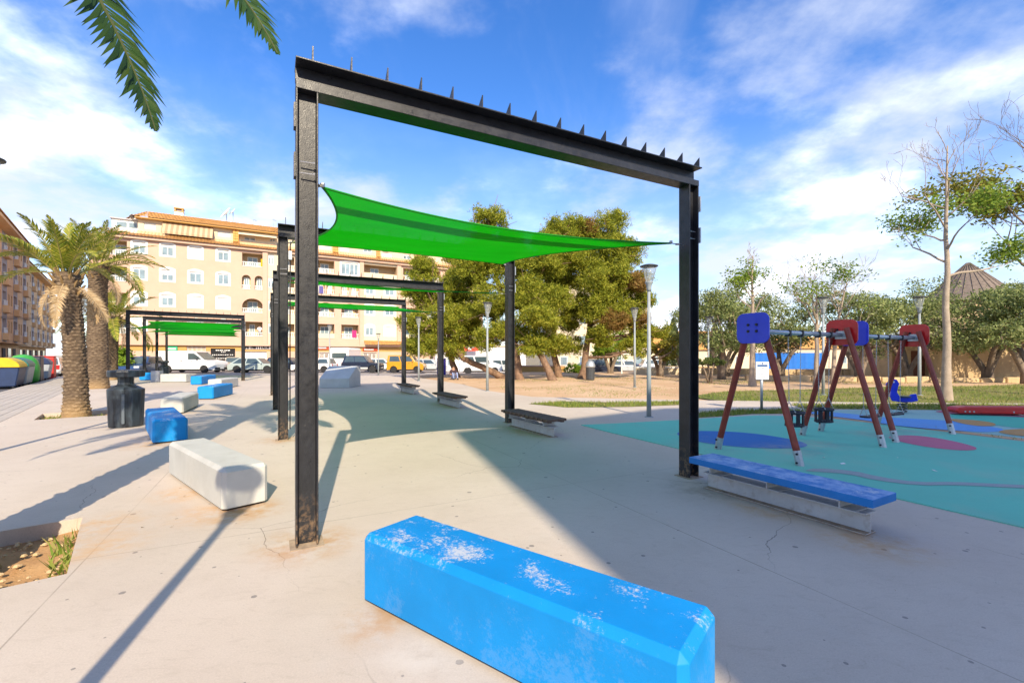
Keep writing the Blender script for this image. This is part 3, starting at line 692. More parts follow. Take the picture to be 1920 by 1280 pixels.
lamp((15.4, 17.2, 0), 'pale street lamp right of the second swing', 3.75)
lamp((11.35, 26.3, 0), 'thin street lamp beside the blue swing plate before the olive trees')
lamp((-11.3, 38.5, -.4), 'pale street lamp before the dark off road car and the flats')
lamp((-13.3, 33.2, 0), 'pale thin street lamp left of the dark off road car')
lamp((-8.15, 7.05, 0), 'tall street lamp cut by the left picture edge', 4.62)
lamp((-23.2, 24.6, 0), 'tall street lamp between the two big palms', 4.9)
lamp((-1.22, -.28, 0), 'street lamp beside the viewpoint whose shadow crosses the pavement', 3.75)

# ------------------------------------------------------------------ swings
M_SWRED = mat('red_brown_swing_wood', (.22, .032, .018), .5, .3, 7, .35, 30, coat=.15)
M_PBLUE = mat('blue_swing_plate', (.008, .035, .56), .4, .08, 5, .03, 40, coat=.2)
M_PRED = mat('red_swing_plate', (.52, .010, .012), .4, .1, 5, .03, 40, coat=.2)
M_RUB = mat('black_rubber_seat', (.015, .018, .028), .6, .2, 10, .1)
M_CHAIN = mat('chain_steel', (.42, .43, .44), .4, .15, 30, 0, metal=.7)
def rrect(w, h, r, n=6):
    pts = []
    for cx_, cy_, a0 in ((w/2-r, h/2-r, 0), (-w/2+r, h/2-r, 90), (-w/2+r, -h/2+r, 180), (w/2-r, -h/2+r, 270)):
        for i in range(n+1): a = R(a0 + 90*i/n); pts.append((cx_ + r*math.cos(a), cy_ + r*math.sin(a)))
    return pts
def chain(mb, a, b, link_l=.035):
    a, b = Vector(a), Vector(b); L = (b-a).length; n = max(2, int(L/link_l)); d = (b-a)/n
    for i in range(n):
        p = a + d*i; q = p + d*.9
        w = Vector((.008, 0, 0)) if i % 2 else Vector((0, .008, 0))
        mb.tube([p, (p+q)/2 + w, q], .0042, 3, False); mb.tube([p, (p+q)/2 - w, q], .0042, 3, False)
def swing(A, B, label, cradle, spots):
    A, B = Vector((*A, 0)), Vector((*B, 0)); d = B-A; L = d.length; H = 1.88
    t = thing('swing_set', label, 'swing', tuple(A), math.atan2(d.y, d.x), 'swing sets'); sp = .60
    for x, mt in ((0, M_PBLUE), (L, M_PRED)):
        for s in (-1, 1):
            mb = MB(); a = Vector((x, s*sp, .16)); b = Vector((x, s*.10, H+.12)); mb.tube([a, b], .048, 8); lg = mb.build('leg', M_SWRED, t, bevel=.0)
            mb = MB(); dr = (b-a).normalized(); mb.tube([Vector((x, s*sp, 0)) - dr*0 + Vector((0, s*.035, 0)), a + dr*.05], [.054, .054], 8)
            sh = mb.build('foot_shoe', M_GALV, lg)
            for zz in (.05, .17): mb = MB(); mb.lathe([(.016, -.012), (.016, .012)], 6, (x-.055, s*(sp+.02), zz), 'X'); mb.build('bolt', M_RUB, lg)
        po = -.06 if x == 0 else .075
        mb = MB(); pts = rrect(.50, .45, .11); mb.extrude([(x+po, y, H+.045+z) for y, z in pts], (-.022 if x == 0 else -.022, 0, 0)); pl = mb.build('end_plate', mt, t, bevel=.003)
        pl['label'] = 'blue rounded end plate' if x == 0 else 'red rounded end plate'
        for yy in (-.065, .065):
            for zz in (-.045, .05): mb = MB(); mb.lathe([(.021, -.012), (.021, .004)], 8, (x+po-.022, yy, H+.045+zz), 'X'); mb.build('bolt_cap', M_RUB, pl)
        mb = MB(); mb.bx(x-.012 + (.0 if x == 0 else .03), x+.002 + (.0 if x == 0 else .03), -.09, .09, H-.07, H+.07); mb.build('bracket', M_GALV, t)
    mb = MB(); mb.tube([(-.05, 0, H), (L+.05, 0, H)], .036, 12); mb.build('top_bar', M_GALV, t, True)
    for sx in spots:
        st = None
        z0 = .40 if cradle else .34
        if cradle:
            mb = MB(); ring = [(.155*math.cos(a)+sx, .125*math.sin(a), z0+.20) for a in [2*math.pi*i/16 for i in range(17)]]; mb.tube(ring, .022, 6, False)
            ring2 = [(.15*math.cos(a)+sx, .12*math.sin(a), z0) for a in [2*math.pi*i/16 for i in range(17)]]; mb.tube(ring2, .018, 6, False)
            mb.lathe([(.14, z0-.008), (.14, z0+.008)], 16, (sx, 0, 0))
            for a in [2*math.pi*i/8+.2 for i in range(8)]: mb.box((sx+.148*math.cos(a), .12*math.sin(a), z0+.10), (.052, .016, .19), a+math.pi/2)
            mb.box((sx, 0, z0), (.40, .05, .025)); st = mb.build('seat', M_RUB, t)
        else:
            mb = MB(); mb.extrude([(sx+x_, y_, z0) for x_, y_ in rrect(.44, .17, .06, 3)], (0, 0, .03)); st = mb.build('seat', M_RUB, t, bevel=.006)
        w = .16 if cradle else .2; zt = z0 + (.21 if cradle else .03)
        for s in (-1, 1):
            mb = MB(); top = Vector((sx+s*w*1.15, 0, H-.04)); mid = Vector((sx+s*w, 0, zt+.17)); chain(mb, top, mid)
            for ss in (-1, 1): chain(mb, mid, (sx+s*(w-.03 if cradle else w-.01), ss*(.09 if cradle else .07), zt))
            mb.build('chain', M_CHAIN, t)
            mb = MB(); mb.bx(sx+s*w*1.15-.022, sx+s*w*1.15+.022, -.042, .042, H-.06, H+.044); mb.build('hanger', M_RUB, t)
swing((3.64, 6.80), (5.80, 8.05), 'nearer swing set with two black cradle seats and red brown legs', True, (1.05, 1.95))
swing((6.42, 8.5), (8.2, 9.32), 'farther swing set with flat black seats and red brown legs', False, (.45, 1.3))

# ------------------------------------------------------------------ play things and sign
t = thing('sign_board', 'white playground notice board with blue header on a grey post', 'sign', (6.8, 12.4, 0), R(-8))
mb = MB(); mb.tube([(0, 0, 0), (0, 0, 1.3)], .035, 10); mb.build('post', M_GALV, t, True)
mb = MB(); mb.bx(-.165, .165, -.055, -.04, .86, 1.34); bd = mb.build('board', mat('sign_white', (.72, .73, .74), .4, .04, 3, 0), t, bevel=.003)
mb = MB(); mb.bx(-.13, .13, -.058, -.0553, 1.21, 1.262); mb.bx(-.02, .015, -.058, -.0553, 1.275, 1.32); mb.build('header_band', mat('sign_blue', (.02, .09, .25), .4, .05), bd)
mb = MB()
for k, (x0, x1, z) in enumerate([(-.11, -.06, 1.15), (-.02, .05, 1.155), (-.12, .12, 1.09), (-.12, .1, 1.07), (-.1, -.06, .99), (-.04, .02, .99), (-.12, .11, .94), (-.12, .08, .92), (0, .12, .89)]): mb.bx(x0, x1, -.058, -.0553, z, z+(.022 if k in (0, 1, 4, 5) else .008))
mb.build('print_lines', mat('sign_ink', (.16, .2, .28), .5, .05), bd)
t = thing('spring_rider', 'blue spring rider shaped like a small animal behind the swings', 'spring rider', (10.2, 11.9, 0), R(165))
mb = MB(); hel = [(.10*math.cos(a), .10*math.sin(a), .03 + .045*a/ (2*math.pi)*1.6) for a in [i*math.pi/6 for i in range(48)]]; mb.tube(hel, .014, 5); mb.build('spring', M_LDARK, t, True)
mb = MB(); prof = [(-.34, .34), (-.30, .52), (-.20, .50), (-.12, .42), (.05, .42), (.12, .55), (.10, .68), (.07, .77), (.12, .88), (.20, .90), (.24, .84), (.34, .80), (.36, .73), (.28, .69), (.25, .60), (.27, .45), (.22, .32), (.05, .30), (-.2, .30)]
mb.extrude([(x, -.03, z) for x, z in prof], (0, .06, 0)); mb.build('body', M_PBLUE, t, bevel=.008)
mb = MB(); mb.lathe([(.02, -.05), (.035, 0), (.02, .05)], 8, (.20, 0, .82), 'Y'); mb.build('eye', mat('rider_white', (.7, .7, .7), .4, .05), t)
mb = MB(); mb.tube([(.10, -.16, .62), (.10, .16, .62)], .016, 6); mb.build('handle', M_LDARK, t)
mb = MB(); mb.extrude([(x_-.06, y_, .425) for x_, y_ in rrect(.22, .26, .08, 3)], (0, 0, .03)); mb.build('seat', M_LDARK, t)
t = thing('play_seesaw', 'long red play board low over the far rubber surface, cut by the right edge', 'play board', (12.35, 11.3, 0), R(-6))
mb = MB(); mb.extrude([(x, 0, z) for x, z in [(-1.15, .06), (-1.2, .14), (-1.12, .21), (-.95, .235), (1.6, .25), (1.8, .2), (1.8, .1), (1.6, .05)]], (0, .35, 0)); bd = mb.build('board', M_PRED, t, bevel=.03, seg=2)
for x in (-1.0, -.9, -.8, .1): mb = MB(); mb.lathe([(.02, -.008), (.02, .004)], 8, (x, -.0, .11), 'Y'); mb.build('bolt', M_GALV, t)
mb = MB(); mb.bx(.3, .5, .1, .25, 0, .07); mb.build('foot', M_GALV, t)
# ------------------------------------------------------------------ palms
M_FROND = leafmat('palm_frond', [(.10, .15, .016), (.20, .24, .025), (.32, .32, .035), (.42, .36, .055)], .3, .45)
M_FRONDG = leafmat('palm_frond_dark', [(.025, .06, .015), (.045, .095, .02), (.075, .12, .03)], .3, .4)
M_DRY = leafmat('palm_frond_dry', [(.36, .24, .12), (.46, .33, .18), (.52, .40, .24)], .2, .8)
M_RACHD = mat('palm_rachis_dark', (.07, .085, .03), .6, .2, 5, .1)  # darker rachis colour for the nearest palm's hanging fronds
M_RACH = mat('palm_rachis', (.26, .22, .06), .6, .2, 5, .1)
def trunkmat():
    m, t, p = newmat('palm_trunk_bark'); c = coords(t)
    b = mix(t, maprange(t, noise(t, c, 9, 7, .7), .3, .7), (.13, .088, .055), (.37, .28, .185))
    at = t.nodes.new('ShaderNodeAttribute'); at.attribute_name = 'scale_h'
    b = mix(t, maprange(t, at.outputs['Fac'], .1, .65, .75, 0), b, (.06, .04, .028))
    sx = t.nodes.new('ShaderNodeSeparateXYZ'); t.links.new(c, sx.inputs[0])
    b = mix(t, maprange(t, sx.outputs[2], .5, .0, 0, .65), b, (.44, .29, .14))
    t.links.new(b, p.inputs['Base Color']); p.inputs['Roughness'].default_value = .9; p.inputs['Specular IOR Level'].default_value = .15
    bump(t, p, noise(t, coords(t, 'Object', (1, 1, 3)), 30, 6, .7), .8, .02); return m
M_TRUNK = trunkmat()
def palm_trunk(t, H, r0, r1, lean, seed, nz_=None):
    r = random.Random(seed); na = 72; nz_ = nz_ or int(H*46); V = []; hs = []
    rowh = .085; per = 10
    for i in range(nz_+1):
        z = H*i/nz_; f = i/nz_
        bulge = r0 + (r1-r0)*f + .05*math.exp(-z/.22) + .05*math.exp(-((f-.96)/.08)**2)
        for j in range(na):
            a = 2*math.pi*j/na
            row = z/rowh + .55*mnoise.noise((math.cos(a)*1.3, math.sin(a)*1.3+seed, z*2.2)) + .22*mnoise.noise((math.cos(a)*4, math.sin(a)*4, z*5)); k = math.floor(row); fz = row-k
            ph = (a/(2*math.pi)*per + (k % 2)*.5 + .25*mnoise.noise((k*3.3, seed, 0))) % 1.0
            cell = mnoise.noise((math.floor(a/(2*math.pi)*per + (k % 2)*.5)*7.1, k*3.7, seed))
            lip = (fz**1.4)*(1-.8*abs(2*ph-1)**1.6)*(.65+.8*cell)
            rr = bulge + .062*(lip - .35) + .02*mnoise.noise((a*2, z*5, seed+4))
            V.append((lean[0]*f*f + rr*math.cos(a), lean[1]*f*f + rr*math.sin(a), z-.14 if i == 0 else z)); hs.append(max(0, min(1, lip)))
    Fc = np.array([(i*na+j, i*na+(j+1) % na, (i+1)*na+(j+1) % na, (i+1)*na+j) for i in range(nz_) for j in range(na)])
    o = npmesh('trunk', np.array(V), Fc, M_TRUNK, t); at = o.data.attributes.new('scale_h', 'FLOAT', 'POINT'); at.data.foreach_set('value', hs)
    o.data.polygons.foreach_set('use_smooth', [True]*len(o.data.polygons)); return o
def frond_mesh(L, drop, n, leaf, seed, m, curl=.0, mr=None, dihed=.6, twist=0.):
    r = random.Random(seed); mb = MB(); pts = []; p = Vector((0, 0, 0)); ang = 0.; ns = 22; side = 0.
    for i in range(ns+1):
        pts.append(p.copy()); f = i/ns; ang = -drop*(f**1.5); p = p + Vector((math.cos(ang), curl*f*.5, math.sin(ang)))*(L/ns)
    mb.tube(pts, [.024*(1-.88*i/ns)*(L/2.6) + .003 for i in range(ns+1)], 5, mi=1)
    def at_(f):
        x = f*ns; i = min(int(x), ns-1); return pts[i].lerp(pts[i+1], x-i), (pts[i+1]-pts[i]).normalized()
    for k in range(n):
        f = .14 + .86*(k+.5)/n; q, tn = at_(f); up = Vector((0, 1, 0)).cross(tn)*-1
        ll = leaf*(math.sin(math.pi*min(1, .16 + f*.84)))**.55*(.8+.35*r.random())*(1 if f < .9 else .8)
        for s in (-1, 1):
            fw = .42 + .5*f + r.uniform(-.1, .1)
            sidev = (Vector((0, math.cos(twist), 0)) + up*math.sin(twist))*s; dd = (sidev*math.cos(fw)*1.0 + tn*math.sin(fw) + up*(dihed*(1-f*.5) + r.uniform(-.22, .22))*.55).normalized()
            tip = q + dd*ll + Vector((0, 0, -.16*ll)); mid = q + dd*ll*.5; w = (tn - dd*tn.dot(dd)).normalized()*(.016*L/2.6 + .004)
            mb.add([q - w*.5, q + w*.5, mid + w*1.0, tip, mid - w*1.0], [(0, 1, 2, 4), (4, 2, 3)], 0)
    return mb.mesh('frond', [m, mr or M_RACH])
def palm(loc, label, H, r0, r1, lean, n, L, seed, m, dead=6, spread=(78, -45), extra=(), clear=False):
    t = thing('palm_tree', label, 'palm tree', loc, 0, 'palms along the plaza edge'); palm_trunk(t, H, r0, r1, lean, seed)
    r = random.Random(seed); kinds = [frond_mesh(L*(.85+.1*k), .5+.28*k, 46, L*.165, seed*10+k, m, r.uniform(-.1, .1)) for k in range(4)]
    drym = [frond_mesh(L*.72, 1.0+.3*k, 40, L*.13, seed*10+8+k, M_DRY, r.uniform(-.1, .1), M_DRY) for k in range(2)]
    top = Vector((lean[0], lean[1], H-.05))
    for k in range(n):
        f = k/(n-1); el = spread[0] + (spread[1]-spread[0])*(f**1.1) + r.uniform(-7, 7); az = k*137.5 + r.uniform(-14, 14)
        if clear and el < 52 and (az+60) % 360 < 185: el = 52 + r.uniform(0, 12); f = 0.
        o = link('frond', kinds[min(3, int(f*3+r.random()))], t); o.location = top + Vector((0, 0, -.12*f)); o.rotation_euler = (r.uniform(-.35, .35), -R(el), R(az))
        o.location += Vector((math.cos(R(az)), math.sin(R(az)), 0))*r1*.55
    for k in range(dead):
        az = k*360/dead + r.uniform(-25, 25); o = link('dry_frond', drym[k % 2], t); o.location = top + Vector((math.cos(R(az))*r1*.9, math.sin(R(az))*r1*.9, -.22)); o.rotation_euler = (r.uniform(-.5, .5), R(r.uniform(25, 62)), R(az))
    for (az, el, kk) in extra:
        o = link('frond', kinds[kk] if not clear else frond_mesh(kk[0], kk[1], 62, .40, seed*10+int(el), m, 0, M_RACHD, .35, R(48)), t); o.location = top + Vector((math.cos(R(az)), math.sin(R(az)), 0))*r1*.5; o.rotation_euler = (0, -R(el), R(az))
    mb = MB()                                                    # cut leaf bases under the crown
    for k in range(26):
        a = k*2.399; z = H - .05 - .028*k*.9; c = Vector((lean[0]*.97 + math.cos(a)*(r1+.01), lean[1]*.97 + math.sin(a)*(r1+.01), z)); mb.tube([c, c + Vector((math.cos(a)*.13, math.sin(a)*.13, .17))], [.05, .02], 5)
    mb.build('leaf_bases', mat('cut_leaf_base', (.22, .14, .06), .85, .3, 8, .4), t)
    return t
palm((-4.16, 3.27, 0), 'tall palm just outside the left edge whose fronds hang into the sky', 5.75, .27, .24, (.0, .0), 34, 2.75, 3, M_FRONDG, 0, (75, -20), ((35, -54, (2.5, .4)), (15, -20, (2.75, .8))), True)
palm((-11.12, 11.62, 0), 'thick palm with upswept crown nearest the left edge, rough scaly trunk', 3.62, .25, .21, (-.25, .0), 20, 1.72, 5, M_FROND, 6, (88, 42), ((172, 36, 1), (160, 52, 0), (185, 10, 2), (178, 48, 0)))
palm((-19.0, 20.85, 0), 'slimmer taller palm right behind the thick palm, leaning slightly', 5.65, .42, .33, (.05, 0), 20, 2.5, 8, M_FROND, 3, (84, 5), ((0, 30, 2), (-12, -2, 3)))
palm((-24.7, 28.0, 0), 'lowest palm of the row, half hidden by the slimmer palm', 3.9, .36, .33, (.1, .1), 26, 2.7, 11, M_FROND, 3, (75, -30))
grass('pit_weeds', 'green weeds at the rim of the nearest tree pit', [(-3.32, 3.25), (-3.17, 3.34), (-3.85, 4.15), (-4.05, 4.0)], 900, .10, -.2, 21, lambda a, b: -.11)
grass('pit_weeds', 'low weeds round the foot of the thick palm', [tuple(Vector((-11.15, 11.75)) + Vector(p)) for p in ((-.95, -.2), (-.4, -.5), (.5, -.6), (.95, .1), (.6, .3), (-.6, .1))], 900, .09, -.05, 22, lambda a, b: -.09)

# ------------------------------------------------------------------ branching trees
M_BARK = mat('grey_brown_bark', (.20, .155, .115), .9, .3, 6, .8, 40, dist=.02)
M_BARKL = mat('pale_bark', (.33, .265, .20), .9, .2, 5, .6, 40, dist=.02)
M_PINEBARK = mat('pine_bark', (.20, .125, .08), .95, .35, 5, 1., 25, dist=.03)
def grow(mb, tips, p, d, L, r, lev, rnd, up=.15, spread=.75, seg=4, nmin=2, nmax=4, minr=.004, wob=.16, shrink=.68):
    pts = [p.copy()]; rs = [r]; q = p.copy(); dd = d.copy()
    for i in range(seg):
        dd = (dd + Vector((rnd.gauss(0, wob), rnd.gauss(0, wob), rnd.gauss(0, wob) + up*.25))).normalized(); q = q + dd*(L/seg); pts.append(q.copy()); rs.append(max(minr, r*(1-.45*(i+1)/seg)))
    mb.tube(pts, rs, 7 if lev > 2 else (5 if lev > 1 else 3), False)
    tips.append((q.copy(), lev)); 
    if lev <= 1: tips.append((pts[seg//2].copy(), lev))
    if lev <= 0: return
    for k in range(rnd.randint(nmin, nmax)):
        i = rnd.randint(max(1, seg-2), seg) if k else seg
        a = Vector((rnd.gauss(0, 1), rnd.gauss(0, 1), rnd.gauss(0, .6))); a = (a - dd*a.dot(dd)).normalized()
        nd = (dd + a*spread*rnd.uniform(.6, 1.3) + Vector((0, 0, up))).normalized()
        grow(mb, tips, pts[i], nd, L*shrink*rnd.uniform(.75, 1.2), rs[i]*rnd.uniform(.55, .75), lev-1, rnd, up, spread, seg, nmin, nmax, minr, wob, shrink)
M_SPRING = leafmat('spring_leaves', [(.10, .18, .02), (.20, .30, .035), (.33, .40, .06)], .45)
M_OLIVE = leafmat('olive_leaves', [(.09, .135, .04), (.18, .23, .07), (.28, .32, .11), (.35, .37, .17)], .3)
M_YELLOWG = leafmat('yellow_green_leaves', [(.12, .15, .02), (.24, .24, .03), (.33, .26, .05)], .35)
M_FRESH = leafmat('fresh_green_leaves', [(.10, .19, .01), (.19, .30, .02), (.28, .38, .04)], .4)
def sparse_tree(loc, label, H, seed, trunk_h, r, leaf_n, leafm=M_SPRING, lev=3, nb=13, lean=(0, 0), leaf=.13, bark=M_BARK, up=.25, frac=.5, zlim=9e9, reach=.42, lead=.86):
    """a tapering leader with side limbs from trunk_h upwards"""
    t = thing('sparse_tree', label, 'tree', loc, 0, 'thinly leaved trees by the playground'); rnd = random.Random(seed); mb = MB(); tips = []
    n = 14; HL = H*lead; pts = [Vector((lean[0]*(i/n)**2 + .05*math.sin(i*1.3+seed)*(i/n)*HL*.12, lean[1]*(i/n)**2 + .05*math.cos(i*1.7+seed)*(i/n)*HL*.12, HL*i/n)) for i in range(n+1)]
    rs = [r*(1-.92*(i/n)**1.1)*(1+.4*math.exp(-i*1.5)) + .008 for i in range(n+1)]
    mt = MB(); mt.tube([pts[0] + Vector((0, 0, -.12))] + pts, [rs[0]*1.1] + rs, 10); mt.build('trunk', bark, t, True)
    for k in range(nb):
        f = (trunk_h + (HL-trunk_h)*((k+.3)/nb)**.85)/HL; x = f*n; i = min(n-1, int(x)); p = pts[i].lerp(pts[i+1], x-i); a = k*2.4 + rnd.uniform(-.5, .5); el = rnd.uniform(.35, .75) + .35*f
        L = (H*reach)*(1-.62*(f - trunk_h/HL)/(1-trunk_h/HL+1e-6))*rnd.uniform(.6, 1.05)
        grow(mb, tips, p, Vector((math.cos(a)*math.cos(el), math.sin(a)*math.cos(el), math.sin(el))), L*.55, max(.012, rs[i]*.5), lev, rnd, up, .65, 4, 2, 3, .0055, .17, .62)
    mb.build('branches', bark, t, True)
    ok = [q for q, l in tips if l <= 1 and q.z < zlim]
    r_ = np.random.default_rng(seed); ok = [q for q in ok if mnoise.noise((q.x*.55+seed, q.y*.55, q.z*.55)) > (.5-frac)*.8]
    if ok and leaf_n:
        C = np.array([ok[i] for i in r_.integers(0, len(ok), leaf_n)]) + r_.normal(size=(leaf_n, 3))*np.array([.24, .24, .14])
        V, Fc = leafcloud(C, leaf, .45, .45, seed, .1); npmesh('crown', V, Fc, leafm, t)
    return t
sparse_tree((14.75, 15.45, 0), 'tall slender tree right of the swings with bare top twigs', 10.0, 4, 4.0, .125, 4200, frac=.50, zlim=7.4, bark=M_BARKL, leaf=.12, reach=.36)
sparse_tree((20.9, 17.4, 0), 'leafy tree at the right edge with bare upper twigs', 11.0, 12, 3.6, .17, 11000, frac=.75, leaf=.15, leafm=M_YELLOWG, lean=(-.8, 0), reach=.62, nb=15, zlim=8.6)
sparse_tree((12.15, 23.0, 0), 'thin tree behind the blue swing plate with few leaves', 7.6, 21, 3.4, .14, 1500, frac=.5, leaf=.14, bark=M_BARKL, reach=.24)
sparse_tree((15.6, 23.3, 0), 'bare many branched tree behind the red swing plate', 7.2, 33, 2.6, .13, 1000, frac=.35, leaf=.14, bark=M_BARKL, leafm=M_SPRING, reach=.55, lead=.72, nb=15)
sparse_tree((17.3, 24.5, 0), 'bare leaning tree behind the gap between the swings', 6.6, 37, 2.4, .12, 500, frac=.3, leaf=.14, bark=M_BARKL, reach=.42, lean=(.8, 0))

def crown_points(lobes, n, seed, shell=.55):
    """points in sub-clumps spread over the outer part of ellipsoidal lobes"""
    r = np.random.default_rng(seed); out = []
    vol = np.array([a*b*c for _, (a, b, c) in lobes])**.67; vol = vol/vol.sum()
    for (c, rad), w in zip(lobes, vol):
        m = max(6, int(n*w)); nc = max(5, int(8 + 26*w*len(lobes)*.6))
        dirs = r.normal(size=(nc, 3)); dirs /= np.linalg.norm(dirs, axis=1)[:, None]
        rr = (shell + (1-shell)*r.random(nc))[:, None]; cc = np.array(c) + dirs*rr*np.array(rad)
        k = r.integers(0, nc, m); s = min(rad)*.26
        out.append(cc[k] + r.normal(size=(m, 3))*np.array([s, s, s*.62]))
    return np.concatenate(out)
def olive(loc, label, H, W, seed, m=M_OLIVE, n=9000, name='olive_tree', cat='tree', trunk=1.5, leaf=.16, lobes=9):
    t = thing(name, label, cat, loc, 0, 'dense round trees behind the playground' if name == 'olive_tree' else None); rnd = random.Random(seed); mb = MB(); tips = []
    ls = []
    for k in range(lobes):
        a = k*2.4 + rnd.uniform(-.3, .3); rr = W*.5*rnd.uniform(.25, .68); z = trunk*.85 + (H-trunk*.85)*rnd.uniform(.22, .80)
        ls.append(((rr*math.cos(a), rr*math.sin(a), z), (W*rnd.uniform(.17, .26), W*rnd.uniform(.17, .26), H*rnd.uniform(.10, .17))))
    for k in range(3):
        a = k*2.1 + seed; e = Vector((math.cos(a)*W*.18, math.sin(a)*W*.18, trunk*1.25)); b0 = Vector((math.cos(a)*.1, math.sin(a)*.1, -.1))
        mb.tube([b0, b0*1.2 + Vector((0, 0, trunk*.5)), e*.6 + Vector((0, 0, trunk*.35)), e + Vector((0, 0, trunk*.2))], [.21, .16, .13, .10], 8)
        for (c, _) in ls[k::3]: mb.tube([e + Vector((0, 0, trunk*.1)), (e + Vector(c))/2 + Vector((rnd.gauss(0, .15), rnd.gauss(0, .15), -.1)), Vector(c)], [.09, .06, .02], 5)
    mb.build('trunk', M_BARK, t, True)
    V, Fc = leafcloud(crown_points(ls, n, seed, .45), leaf, .42, .1, seed); npmesh('crown', V, Fc, m, t); return t
ol = [(13.6, 29.5, 5.3, 4.8, 'round dense tree left of the first swing beam, darkest trunk'), (18.0, 30.5, 5.6, 5.4, 'round dense tree above the blue tarpaulin'), (21.0, 27.5, 5.5, 5.2, 'round dense tree behind the second swing beam'),
      (25.2, 29, 5.9, 5.6, 'round dense tree behind the red plate of the farther swing'), (27.6, 26.4, 5.6, 5.4, 'round dense tree just left of the tall slender trunk'), (27.5, 24.3, 5.5, 5.6, 'round dense tree with forked trunk right of the tall slender trunk'),
      (31.5, 27.2, 6.3, 6.2, 'big round dense tree before the stone hut'), (33.6, 25.2, 6.0, 6.0, 'round dense tree at the right edge'), (16.0, 34.0, 5.0, 5.0, 'small round tree behind the bare branched tree')]
for i, (x, y, h, w, lb) in enumerate(ol): olive((x, y, -.05), lb, h*1.17, w*1.08, 40+i, n=11500)
olive((10.9, 33.5, -.05), 'small yellow green tree beside the pointed far cypress', 3.5, 3.6, 61, M_YELLOWG, 4500, 'small_tree', trunk=1.0, leaf=.17, lobes=6)
olive((13.3, 35.5, -.05), 'tall slim green tree left of the blue swing plate', 5.6, 3.6, 63, M_OLIVE, 6000, 'small_tree', trunk=1.2, lobes=8)
olive((8.55, 39.5, -.3), 'fresh green bushy tree beside the dark parked pickup', 3.9, 4.6, 62, M_FRESH, 6500, 'small_tree', trunk=1.4, leaf=.18, lobes=7)
def shrub(loc, label, lobes, n, seed, m, leaf=.12, stem=True, name='shrub'):
    t = thing(name, label, 'shrub', loc); V, Fc = leafcloud(crown_points(lobes, n, seed, .5), leaf, .45, .1, seed); npmesh('foliage', V, Fc, m, t)
    mb = MB()
    for k in range(6):
        a = k*1.05; c = lobes[k % len(lobes)][0]; mb.tube([(.08*math.cos(a), .08*math.sin(a), -.05), (c[0]*.4+.12*math.cos(a), c[1]*.4+.12*math.sin(a), c[2]*.5), (c[0]*.9+.2*math.cos(a), c[1]*.9+.2*math.sin(a), c[2])], [.07, .05, .02], 6)
    mb.build('stem', M_BARK, t, True); return t
M_TOPI = leafmat('clipped_green', [(.05, .085, .02), (.10, .14, .03), (.17, .19, .06)], .2)
shrub((11.05, 25.4, 0), 'clipped mushroom shaped shrub on the lawn edge', [((-.35, 0, 1.12), (.5, .55, .2)), ((.35, .1, 1.12), (.5, .55, .2)), ((0, -.1, 1.2), (.6, .5, .17))], 5200, 71, M_TOPI, .08)
shrub((-29.5, 34.2, -.05), 'bright green spiky shrub left of the far pergola', [((0, 0, 1.5), (.65, .6, .75)), ((.3, -.1, 1.0), (.5, .5, .5)), ((-.3, 0, 1.1), (.5, .5, .6))], 2600, 72, M_FRESH, .26)
shrub((5.5, 40.5, -.4), 'low green hedge bush by the parked cars', [((0, 0, .7), (1.0, .7, .5)), ((1.1, 0, .6), (.8, .7, .45))], 2600, 73, M_FRESH, .16)
def cypress(loc, label, H, r, seed):
    t = thing('cypress', label, 'cypress', loc, 0, 'cypresses'); rr = np.random.default_rng(seed); n = 9000
    z = rr.beta(1.15, 1.35, n)*H; f = z/H; prof = r*np.minimum(1, (f+.02)/.10)**.6*(1-f)**.62*1.15; a = rr.uniform(0, 2*np.pi, n)
    bump_ = 1 + .14*np.sin(a*5 + z*2.1) + .10*np.sin(a*9 - z*3.7); q = prof*bump_*(.72 + .28*rr.random(n))
    C = np.stack([q*np.cos(a), q*np.sin(a), z+.15], 1); V, Fc = leafcloud(C, .20, .35, -.5, seed); npmesh('crown', V, Fc, M_CYP, t)
    mb = MB(); mb.tube([(0, 0, -.2), (0, 0, H*.8)], [.14, .03], 7); mb.build('trunk', M_BARK, t); return t
M_CYP = leafmat('cypress_leaves', [(.04, .065, .025), (.08, .11, .04), (.14, .17, .075)], .15)
cypress((15.4, 43.5, -.4), 'tall dense cypress left of the big pergola post', 5.3, .82, 81)
cypress((24.2, 54, -.5), 'distant pointed cypress right of the big pergola post', 5.5, .95, 82)

